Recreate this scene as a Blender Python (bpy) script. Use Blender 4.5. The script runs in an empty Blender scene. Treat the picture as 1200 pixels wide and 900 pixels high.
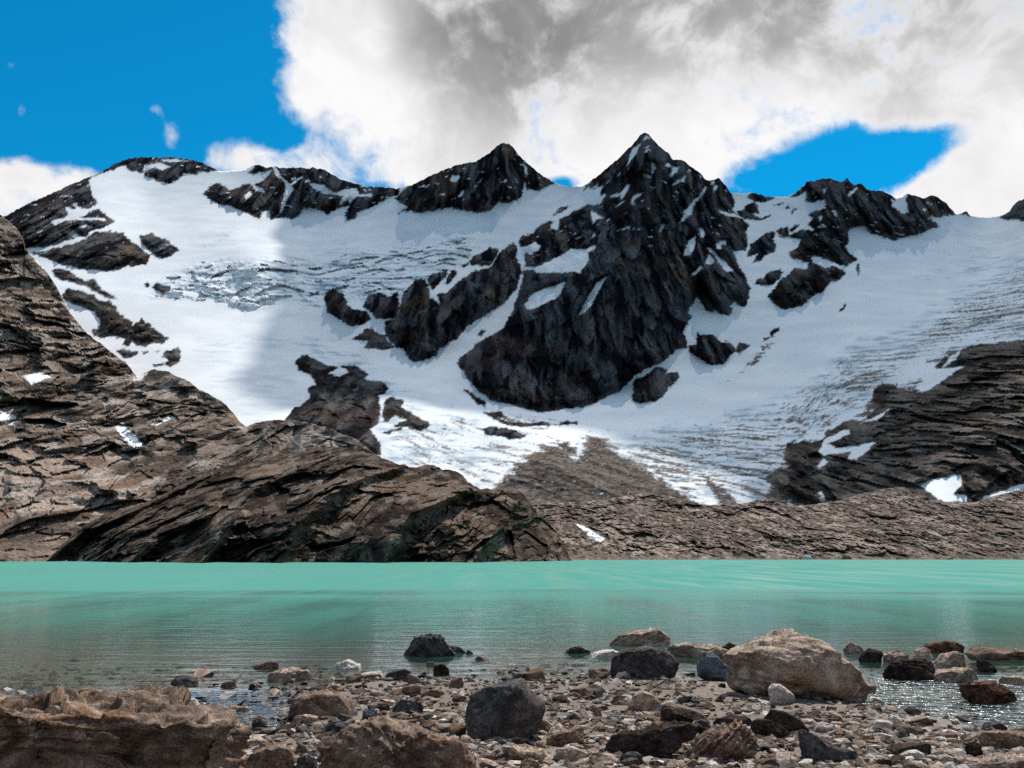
import bpy, bmesh, math, random
import numpy as np
from mathutils import Vector

# ------------------------------------------------------------------ camera, sky, sun, exposure
SC = bpy.context.scene
COL = SC.collection
FPX, HORIZON, CAM_H = 1039.0, 650.0, 1.6
PITCH = math.atan((HORIZON - 450.0) / FPX)
SUN_EL, SUN_AZ = math.radians(54), math.radians(24)      # azimuth from +Y, positive to +X

cam = bpy.data.cameras.new('camera')
cam.sensor_width = 36.0
cam.lens = 36.0 * FPX / 1200.0
cam.clip_start, cam.clip_end = 0.1, 20000
cam_o = bpy.data.objects.new('camera', cam)
cam_o.location = (0, 0, CAM_H)
cam_o.rotation_euler = (math.pi / 2 + PITCH, 0, 0)
COL.objects.link(cam_o)
SC.camera = cam_o

SC.view_settings.view_transform = 'Standard'
SC.view_settings.look = 'None'
SC.view_settings.gamma = 1
SC.view_settings.use_curve_mapping = False
SC.view_settings.exposure = 0.5
SC.render.engine = 'CYCLES'
SC.cycles.max_bounces = 6
SC.cycles.diffuse_bounces = 2
SC.cycles.glossy_bounces = 3
SC.cycles.transparent_max_bounces = 8
SC.cycles.caustics_reflective = False
SC.cycles.caustics_refractive = False
SC.cycles.sample_clamp_direct = 6.0
SC.cycles.use_denoising = False

sun = bpy.data.lights.new('sun', 'SUN')
sun.energy = 4.8
sun.angle = math.radians(0.5)
sun.color = (1.0, 0.95, 0.88)
sun_o = bpy.data.objects.new('sun', sun)
SUN_DIR = Vector((math.sin(SUN_AZ) * math.cos(SUN_EL), math.cos(SUN_AZ) * math.cos(SUN_EL), math.sin(SUN_EL)))
sun_o.rotation_euler = SUN_DIR.to_track_quat('Z', 'Y').to_euler()
COL.objects.link(sun_o)


def ray(u, v):
    """pixel of the photograph -> X/Y and Z/Y slopes of its ray"""
    cx = (np.asarray(u, float) - 600.0) / FPX
    cy = (450.0 - np.asarray(v, float)) / FPX
    dy = math.cos(PITCH) - cy * math.sin(PITCH)
    dz = math.sin(PITCH) + cy * math.cos(PITCH)
    return cx / dy, dz / dy


class NT:
    """small helper to write node trees"""
    def __init__(self, tree):
        self.t = tree
        tree.nodes.clear()

    def n(self, typ, **kw):
        nd = self.t.nodes.new(typ)
        for k, val in kw.items():
            if k == 'ins':
                for kk, vv in val.items():
                    self.put(nd.inputs[kk], vv)
            else:
                setattr(nd, k, val)
        return nd

    def put(self, sock, val):
        if isinstance(val, bpy.types.NodeSocket):
            self.t.links.new(val, sock)
        elif isinstance(val, bpy.types.Node):
            self.t.links.new(val.outputs[0], sock)
        else:
            if sock.type == 'RGBA' and len(val) == 3:
                val = tuple(val) + (1.0,)
            sock.default_value = val

    def m(self, op, a, b=0.0, c=0.0, clamp=False):
        nd = self.t.nodes.new('ShaderNodeMath')
        nd.operation = op
        nd.use_clamp = clamp
        for i, x in enumerate((a, b, c)):
            self.put(nd.inputs[i], x)
        return nd.outputs[0]

    def step(self, x, lo, hi):
        nd = self.n('ShaderNodeMapRange', interpolation_type='SMOOTHSTEP', clamp=True)
        for k, val in (('Value', x), ('From Min', lo), ('From Max', hi), ('To Min', 0.0), ('To Max', 1.0)):
            self.put(nd.inputs[k], val)
        return nd.outputs[0]

    def mix(self, f, a, b):
        nd = self.t.nodes.new('ShaderNodeMix')
        nd.data_type = 'RGBA'
        self.put(nd.inputs[0], f)
        self.put(nd.inputs[6], a)
        self.put(nd.inputs[7], b)
        return nd.outputs[2]

    def mixf(self, f, a, b):
        nd = self.t.nodes.new('ShaderNodeMix')
        self.put(nd.inputs[0], f)
        self.put(nd.inputs[2], a)
        self.put(nd.inputs[3], b)
        return nd.outputs[0]

    def noise(self, vec, scale, detail=5.0, rough=0.55, dist=0.0, ridged=False):
        nd = self.n('ShaderNodeTexNoise')
        if ridged:
            nd.noise_type = 'RIDGED_MULTIFRACTAL'
        self.put(nd.inputs['Vector'], vec)
        self.put(nd.inputs['Scale'], scale)
        self.put(nd.inputs['Detail'], detail)
        self.put(nd.inputs['Roughness'], rough)
        self.put(nd.inputs['Distortion'], dist)
        return nd.outputs[0]

    def voro(self, vec, scale, feature='F1', out='Distance'):
        nd = self.n('ShaderNodeTexVoronoi', feature=feature)
        self.put(nd.inputs['Vector'], vec)
        self.put(nd.inputs['Scale'], scale)
        return nd.outputs[out]

    def mapping(self, vec, scale=(1, 1, 1), rot=(0, 0, 0), loc=(0, 0, 0)):
        nd = self.n('ShaderNodeMapping')
        self.put(nd.inputs['Vector'], vec)
        nd.inputs['Scale'].default_value = scale
        nd.inputs['Rotation'].default_value = rot
        nd.inputs['Location'].default_value = loc
        return nd.outputs[0]


# ---- world: Nishita blue with drifting cumulus mixed in by direction
world = bpy.data.worlds.new('World')
SC.world = world
world.use_nodes = True
w = NT(world.node_tree)
sky = w.n('ShaderNodeTexSky', sky_type='NISHITA', sun_disc=False, sun_elevation=SUN_EL,
          sun_rotation=SUN_AZ, altitude=900.0, air_density=1.0, dust_density=0.2, ozone_density=3.0)
geo = w.n('ShaderNodeNewGeometry')
inc = w.n('ShaderNodeTexCoord').outputs['Generated']
sep = w.n('ShaderNodeSeparateXYZ', ins={0: inc})
az = w.m('ARCTAN2', sep.outputs[0], sep.outputs[1])
el = w.m('ARCSINE', sep.outputs[2])


def azel(u, v):
    a, b = ray(u, v)
    return float(np.arctan(a)), float(np.arctan(b / np.sqrt(1 + a * a)))


def blob(u, v, ru, rv, wt):
    a0, e0 = azel(u, v)
    da = w.m('MULTIPLY', w.m('SUBTRACT', az, a0), FPX / ru)
    de = w.m('MULTIPLY', w.m('SUBTRACT', el, e0), FPX / rv)
    q = w.m('ADD', w.m('MULTIPLY', da, da), w.m('MULTIPLY', de, de))
    return w.m('MULTIPLY', w.m('EXPONENT', w.m('MULTIPLY', q, -1.0)), wt)


warp = w.n('ShaderNodeTexNoise', ins={'Vector': inc, 'Scale': 5.0, 'Detail': 3.0})
wv = w.n('ShaderNodeVectorMath', operation='MULTIPLY_ADD')
w.put(wv.inputs[0], warp.outputs['Color'])
wv.inputs[1].default_value = (0.10, 0.10, 0.10)
w.put(wv.inputs[2], inc)
n_big = w.noise(inc, 2.2, 2.0, 0.5)
n_mid = w.noise(wv.outputs[0], 7.0, 7.0, 0.60)
n_fine = w.noise(wv.outputs[0], 26.0, 5.0, 0.62)
F = w.m('ADD', w.m('MULTIPLY', w.m('SUBTRACT', n_big, 0.5), 2.0), 0.25)
BLOBS = [(640, 30, 330, 170, 1.2), (930, 30, 380, 105, 1.2), (1240, 20, 300, 110, 1.2), (420, 120, 75, 90, 0.8),
         (510, 190, 150, 60, 0.7), (790, 160, 120, 75, 0.9), (1195, 230, 72, 48, 1.3), (1290, 210, 140, 80, 1.2),
         (62, 222, 62, 40, 1.2), (0, 222, 30, 48, 1.1), (110, 215, 40, 22, 0.5), (298, 188, 50, 18, 1.0), (362, 178, 40, 26, 0.4),
         (14, 76, 24, 22, 2.0), (27, 130, 15, 24, 1.6), (179, 127, 13, 12, 0.9), (199, 160, 14, 20, 0.85),
         (970, 190, 115, 46, -1.7), (1090, 170, 75, 28, -1.3), (345, 160, 34, 22, -0.5), (657, 216, 28, 11, -1.2),
         (455, 218, 40, 12, -0.7), (170, 60, 190, 130, -1.5), (-150, 40, 220, 160, -1.0),
         (110, 165, 120, 40, -0.5), (290, 50, 70, 90, -0.5)]
for b in BLOBS:
    F = w.m('ADD', F, blob(*b))
F = w.m('MINIMUM', w.m('MAXIMUM', F, -1.0), 0.95)
mid = w.m('MULTIPLY', w.m('SUBTRACT', n_mid, 0.5), 3.6)
F = w.m('ADD', w.m('ADD', F, mid), w.m('MULTIPLY', w.m('SUBTRACT', n_fine, 0.5), 1.1))
alpha = w.step(F, 0.05, 0.85)
# thick cloud seen from its shaded underside is grey, thin sunlit rims are white
n_sh = w.noise(wv.outputs[0], 2.8, 3.5, 0.5)
G = w.m('ADD', w.m('MULTIPLY', w.m('SUBTRACT', n_sh, 0.5), 3.2), w.m('MULTIPLY', mid, 0.16))
for b in [(880, -20, 560, 140, 1.35), (560, 40, 110, 130, 0.7), (1320, 20, 300, 150, 0.6), (410, 110, 85, 150, -1.3), (770, 170, 190, 62, -0.9), (1180, 220, 100, 60, -0.6)]:
    G = w.m('ADD', G, blob(*b))
G = w.m('ADD', G, w.m('MULTIPLY', w.step(el, 0.62, 0.9), 0.55))
# billows: brighter where the vapour thins towards the sun
off = w.n('ShaderNodeVectorMath', operation='ADD')
w.put(off.inputs[0], wv.outputs[0])
off.inputs[1].default_value = (0.03 * math.sin(SUN_AZ), 0.02, 0.045)
bil = w.m('SUBTRACT', n_mid, w.noise(off.outputs[0], 7.0, 5.0, 0.60))
thick = w.m('MULTIPLY', w.step(G, -0.7, 2.1), w.step(F, 0.35, 1.3))
lum = w.m('ADD', w.m('SUBTRACT', 0.67, w.m('MULTIPLY', thick, 0.46)), w.m('MULTIPLY', bil, -0.32))
lum = w.m('MINIMUM', w.m('MAXIMUM', lum, 0.20), 0.69)
c_cl = w.n('ShaderNodeVectorMath', operation='SCALE')
c_cl.inputs[0].default_value = (1.0, 0.985, 0.99)
w.put(c_cl.inputs['Scale'], lum)
c_cloud = c_cl.outputs[0]
tint = w.n('ShaderNodeMix', data_type='RGBA', blend_type='MULTIPLY')
tint.inputs[0].default_value = 1.0
w.put(tint.inputs[6], sky.outputs[0])
tint.inputs[7].default_value = (0.02, 0.86, 1.08, 1)
SKY_K = 0.084
c_sky = w.n('ShaderNodeVectorMath', operation='SCALE')
w.put(c_sky.inputs[0], tint.outputs[2])
c_sky.inputs['Scale'].default_value = SKY_K
w_up = w.mix(alpha, c_sky.outputs[0], c_cloud)
w_fin = w.mix(w.step(el, -0.02, 0.01), (0.06, 0.055, 0.05), w_up)
bg = w.n('ShaderNodeBackground', ins={'Color': w_fin, 'Strength': 1.0})
w.n('ShaderNodeOutputWorld', ins={'Surface': bg.outputs[0]})

# ------------------------------------------------------------------ numeric helpers
_rng = np.random.default_rng(7)
_perm = _rng.permutation(512).astype(np.int32)
_perm = np.concatenate([_perm, _perm, _perm])
_grad = _rng.normal(size=(512, 3))
_grad = (_grad / np.linalg.norm(_grad, axis=1, keepdims=True)).astype(np.float32)


def pnoise(x, y, z):
    """gradient noise, about -0.7..0.7"""
    x, y, z = np.broadcast_arrays(np.asarray(x, np.float32), np.asarray(y, np.float32), np.asarray(z, np.float32))
    xi, yi, zi = np.floor(x).astype(np.int32), np.floor(y).astype(np.int32), np.floor(z).astype(np.int32)
    xf, yf, zf = x - xi, y - yi, z - zi
    f = lambda t: t * t * t * (t * (t * 6 - 15) + 10)
    a, b, c = f(xf), f(yf), f(zf)
    out = 0
    for i in (0, 1):
        pi = _perm[(xi + i) & 511]
        wi = a if i else 1 - a
        for j in (0, 1):
            pj = _perm[pi + ((yi + j) & 511)]
            wj = (b if j else 1 - b) * wi
            for k in (0, 1):
                g = _grad[_perm[pj + ((zi + k) & 511)]]
                out = out + (g[..., 0] * (xf - i) + g[..., 1] * (yf - j) + g[..., 2] * (zf - k)) * (wj * (c if k else 1 - c))
    return out * 1.5


def fbm(x, y, z, octv=4, gain=0.5, ridged=False):
    s, amp, tot = 0, 1.0, 0
    for o in range(octv):
        k = 2.03 ** o
        n = pnoise(x * k + 13.7 * o, y * k + 5.1 * o, z * k - 9.3 * o)
        if ridged:
            n = 1 - 2.2 * np.abs(n)
        s = s + n * amp
        tot += amp
        amp *= gain
    return s / tot


def facet(x, y, z, seed=0):
    """broken-block relief: every cell of a jittered lattice is a tilted plane; returns (height, cell random)"""
    x, y, z = [np.asarray(q, np.float32).ravel() for q in (x, y, z)]
    xi, yi, zi = np.floor(x).astype(np.int32), np.floor(y).astype(np.int32), np.floor(z).astype(np.int32)
    best = np.full(x.shape, 9.0, np.float32)
    hgt, rnd = np.zeros_like(x), np.zeros_like(x)
    for i in (-1, 0, 1):
        for j in (-1, 0, 1):
            for k in (-1, 0, 1):
                h = _perm[_perm[_perm[(xi + i + seed) & 511] + ((yi + j) & 511)] + ((zi + k) & 511)]
                g = _grad[h]
                dx, dy, dz = x - (xi + i + 0.5 + 0.55 * g[:, 0]), y - (yi + j + 0.5 + 0.55 * g[:, 1]), z - (zi + k + 0.5 + 0.55 * g[:, 2])
                d = dx * dx + dy * dy + dz * dz
                m = d < best
                g2 = _grad[_perm[h]]
                best = np.where(m, d, best)
                hgt = np.where(m, g2[:, 0] * dx + g2[:, 1] * dy + g2[:, 2] * dz + 0.35 * g2[:, 2], hgt)
                rnd = np.where(m, h / 511.0, rnd)
    return hgt, rnd


def lerp3(f, a, b):
    """mix colours (arrays of rgb or single rgb) by f"""
    f = np.clip(np.asarray(f), 0, 1)[..., None]
    return np.asarray(a) * (1 - f) + np.asarray(b) * f


def sstep(x, a, b):
    t = np.clip((x - a) / (b - a), 0, 1)
    return t * t * (3 - 2 * t)


def tps(points, vals):
    P = np.asarray(points, float)
    d = np.linalg.norm(P[:, None] - P[None], axis=2)
    K = np.where(d > 0, d * d * np.log(d + 1e-12), 0) + 1e-3 * np.eye(len(P))
    A = np.zeros((len(P) + 3,) * 2)
    A[:-3, :-3] = K
    A[:-3, -3] = A[-3, :-3] = 1
    A[:-3, -2:] = P
    A[-2:, :-3] = P.T
    c = np.linalg.solve(A, np.concatenate([vals, np.zeros(3)]))

    def ev(x, y):
        x, y = np.asarray(x, float), np.asarray(y, float)
        r = c[-3] + c[-2] * x + c[-1] * y
        for (px, py), k in zip(P, c[:-3]):
            q = (x - px) ** 2 + (y - py) ** 2
            r = r + k * 0.5 * q * np.log(q + 1e-12)
        return r
    return ev


def poly_sdf(poly, u, v, margin=14.0):
    """signed distance in pixels, positive inside"""
    P = np.asarray(poly, float)
    out = np.full(u.shape, -margin)
    sel = (u > P[:, 0].min() - margin) & (u < P[:, 0].max() + margin) & (v > P[:, 1].min() - margin) & (v < P[:, 1].max() + margin)
    uu, vv = u[sel], v[sel]
    if uu.size == 0:
        return out
    best = np.full(uu.shape, 1e9)
    inside = np.zeros(uu.shape, bool)
    for (x0, y0), (x1, y1) in zip(P, np.roll(P, -1, 0)):
        dx, dy = x1 - x0, y1 - y0
        L = dx * dx + dy * dy + 1e-9
        t = np.clip(((uu - x0) * dx + (vv - y0) * dy) / L, 0, 1)
        best = np.minimum(best, (uu - x0 - t * dx) ** 2 + (vv - y0 - t * dy) ** 2)
        if abs(dy) > 1e-9:
            c = ((y0 > vv) != (y1 > vv)) & (uu < dx * (vv - y0) / dy + x0)
            inside ^= c
    d = np.sqrt(best)
    out[sel] = np.clip(np.where(inside, d, -d), -margin, 60)
    return out


def CR(ox, oy, s, pts):
    return [(ox + x / s, oy + y / s) for x, y in pts]


def tag(o, label=None, cat=None, group=None, kind=None):
    for k, val in (('label', label), ('category', cat), ('group', group), ('kind', kind)):
        if val:
            o[k] = val
    return o


def mesh_obj(name, verts, faces, mat, attrs=None, normals=None, parent=None, smooth=True):
    """faces: (n,4) or (n,3) int array"""
    me = bpy.data.meshes.new(name)
    verts = np.asarray(verts, np.float32)
    faces = np.asarray(faces, np.int32)
    k = faces.shape[1]
    me.vertices.add(len(verts))
    me.vertices.foreach_set('co', verts.ravel())
    me.loops.add(faces.size)
    me.loops.foreach_set('vertex_index', faces.ravel())
    me.polygons.add(len(faces))
    me.polygons.foreach_set('loop_start', np.arange(0, faces.size, k, dtype=np.int32))
    me.polygons.foreach_set('loop_total', np.full(len(faces), k, np.int32))
    me.polygons.foreach_set('use_smooth', np.full(len(faces), smooth, bool))
    me.update(calc_edges=True)
    for an, av in (attrs or {}).items():
        av = np.asarray(av, np.float32)
        if an == 'col':
            at = me.attributes.new(an, 'FLOAT_COLOR', 'POINT')
            at.data.foreach_set('color', np.concatenate([av.reshape(-1, 3), np.ones((av.size // 3, 1), np.float32)], 1).ravel())
            continue
        at = me.attributes.new(an, 'FLOAT', 'POINT')
        at.data.foreach_set('value', av.ravel())
    if normals is not None:
        me.normals_split_custom_set_from_vertices(np.asarray(normals, np.float32))
    if mat:
        me.materials.append(mat)
    o = bpy.data.objects.new(name, me)
    COL.objects.link(o)
    o.parent = parent
    return o


def grid_faces(nr, nc):
    i = np.arange(nr * nc).reshape(nr, nc)
    return np.stack([i[:-1, :-1], i[:-1, 1:], i[1:, 1:], i[1:, :-1]], -1).reshape(-1, 4)


def grid_normals(P):
    du = np.gradient(P, axis=1)
    dv = np.gradient(P, axis=0)
    n = np.cross(du, dv)
    return n / (np.linalg.norm(n, axis=2, keepdims=True) + 1e-12)


def principled(nt, **ins):
    return nt.n('ShaderNodeBsdfPrincipled', ins=ins)


def new_mat(name):
    m = bpy.data.materials.new(name)
    m.use_nodes = True
    return m, NT(m.node_tree)


def attr(nt, name):
    return nt.n('ShaderNodeAttribute', attribute_name=name).outputs['Fac']

# ------------------------------------------------------------------ the glacier basin and its peaks
def terrain_material(name, grain, bump):
    """colour comes with the mesh (rock, snow, ice, grit); the nodes add grain and fine relief"""
    m, t = new_mat(name)
    co = t.n('ShaderNodeTexCoord').outputs['Object']
    colr = t.n('ShaderNodeAttribute', attribute_name='col').outputs['Color']
    sn = attr(t, 'smooth')
    n = t.noise(co, grain, 3.0, 0.6)
    k = t.mixf(sn, t.m('ADD', 0.6, t.m('MULTIPLY', t.step(n, 0.32, 0.68), 0.8)), t.m('ADD', 0.97, t.m('MULTIPLY', n, 0.06)))
    sc_ = t.n('ShaderNodeVectorMath', operation='SCALE')
    t.put(sc_.inputs[0], colr)
    t.put(sc_.inputs['Scale'], k)
    bp = t.n('ShaderNodeBump', ins={'Strength': t.mixf(sn, 1.0, 0.12), 'Distance': bump, 'Height': n})
    b = t.n('ShaderNodeBsdfDiffuse', ins={'Color': sc_.outputs[0], 'Roughness': 0.3, 'Normal': bp.outputs[0]})
    t.n('ShaderNodeOutputMaterial', ins={'Surface': b.outputs[0]})
    return m


M_MOUNT = terrain_material('snow_and_dark_rock', 0.35, 2.0)

SKYLINE = [(-160, 300), (-60, 275), (0, 255), (8, 252), (20, 245), (40, 235), (67, 224), (84, 216), (100, 209), (115, 203), (127, 197), (137, 191), (147, 187),
           (160, 184.5), (180, 184.5), (200, 184), (216, 186), (232, 189), (243, 194), (253, 198), (260, 201), (275, 200), (287, 199), (295, 195),
           (303, 193), (312, 196), (320, 195), (333, 197), (345, 197), (353, 196), (362, 198), (367, 196.5), (380, 199), (390, 205), (400, 210), (413, 214), (427, 219),
           (443, 218.5), (455, 220), (467, 221), (487, 215), (507, 205), (530, 195), (545, 191), (557, 190), (565, 184), (573, 180), (581, 173), (588, 167.5), (595, 168), (600, 171),
           (604, 176), (608, 182), (617, 190), (630, 202), (640, 208), (647, 213), (660, 218), (672, 219), (683, 219), (692, 212), (701, 206), (712, 196), (723, 187), (732, 178), (740, 171), (750, 159), (756, 155),
           (760, 157), (764, 162), (770, 169), (777, 175), (784, 180), (788, 187), (796, 187), (801, 188), (808, 194), (815, 199), (822, 203), (826, 210), (834, 212), (842, 209), (846, 213), (851, 217), (856, 226), (870, 227),
           (880, 225), (893, 229), (907, 231), (920, 231), (927, 229), (935, 224), (943, 216), (945, 213), (955, 212), (963, 209), (975, 210), (984, 213), (990, 212), (992.5, 207.5), (996, 213), (1002, 217), (1008, 215), (1012, 217), (1016, 223),
           (1025, 223), (1035, 224), (1044, 229), (1050, 233), (1058, 231), (1063, 227), (1073, 229), (1083, 233), (1088, 230), (1093, 228), (1101, 233), (1110, 239), (1120, 251), (1126, 250), (1133, 248), (1138, 253), (1150, 255),
           (1160, 255), (1172, 254), (1178, 250), (1183, 247), (1188, 240), (1193, 235), (1200, 233), (1230, 226), (1270, 236), (1340, 250)]
A_CTRL = [(-140, 640, 400), (200, 640, 400), (600, 640, 400), (1000, 640, 400), (1340, 640, 400),
          (-140, 590, 460), (200, 590, 455), (600, 590, 440), (900, 592, 440), (1340, 590, 430),
          (700, 560, 475), (820, 575, 455), (630, 540, 505), (640, 492, 650), (560, 505, 600), (450, 505, 560), (500, 550, 490),
          (300, 480, 620), (250, 400, 800), (200, 355, 900), (290, 345, 950), (300, 308, 1000), (300, 290, 1090), (300, 270, 1200),
          (350, 255, 1310), (360, 198, 1400), (180, 188, 1480), (170, 230, 1330), (60, 228, 1280), (100, 300, 1010), (100, 280, 1060), (-60, 280, 1200), (-60, 450, 720), (60, 400, 790), (20, 340, 900), (150, 430, 730),
          (560, 250, 1290), (590, 170, 1390), (660, 217, 1400), (600, 300, 1170), (480, 295, 1180), (470, 330, 1020), (500, 415, 840), (500, 340, 960), (420, 360, 930), (400, 405, 840), (400, 455, 710),
          (640, 475, 730), (580, 445, 780), (640, 310, 1050), (690, 390, 850), (750, 300, 940), (755, 157, 1090), (820, 203, 1130), (688, 220, 1280), (700, 262, 1090), (760, 430, 775), (720, 470, 710),
          (870, 400, 850), (850, 455, 745), (900, 345, 950), (870, 260, 1150), (860, 228, 1240), (963, 209, 1240), (1000, 285, 1120), (1110, 240, 1280), (1050, 300, 1100), (1160, 255, 1360), (1200, 235, 1290), (1330, 245, 1300),
          (1100, 350, 930), (1190, 345, 880), (1000, 420, 745), (1100, 405, 730), (950, 500, 600), (1000, 520, 555), (1100, 480, 570), (1190, 420, 630), (1320, 420, 600), (1190, 500, 490), (1100, 560, 450), (900, 560, 475), (800, 520, 580), (1200, 570, 440), (1320, 500, 500)]

a6 = lambda p: CR(0, 180, 6, p)
b5 = lambda p: CR(0, 300, 5.4545, p)
c5 = lambda p: CR(220, 170, 5, p)
d4 = lambda p: CR(360, 270, 4.615, p)
e7 = lambda p: CR(600, 200, 7.5, p)
f7 = lambda p: CR(740, 180, 7.5, p)
g6 = lambda p: CR(740, 280, 6, p)
h6 = lambda p: CR(860, 200, 6, p)
k3 = lambda p: CR(0, 150, 3, p)
l3 = lambda p: CR(300, 150, 3, p)
m2 = lambda p: CR(600, 130, 2.433, p)
n3 = lambda p: CR(800, 150, 3, p)
o3 = lambda p: CR(300, 400, 3, p)
q3 = lambda p: CR(850, 400, 3.334, p)
s3 = lambda p: CR(600, 420, 3.6, p)

SMALL = ('small dark rock poking through the snow of the glacier basin', 'small rocks in the glacier snow')
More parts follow.
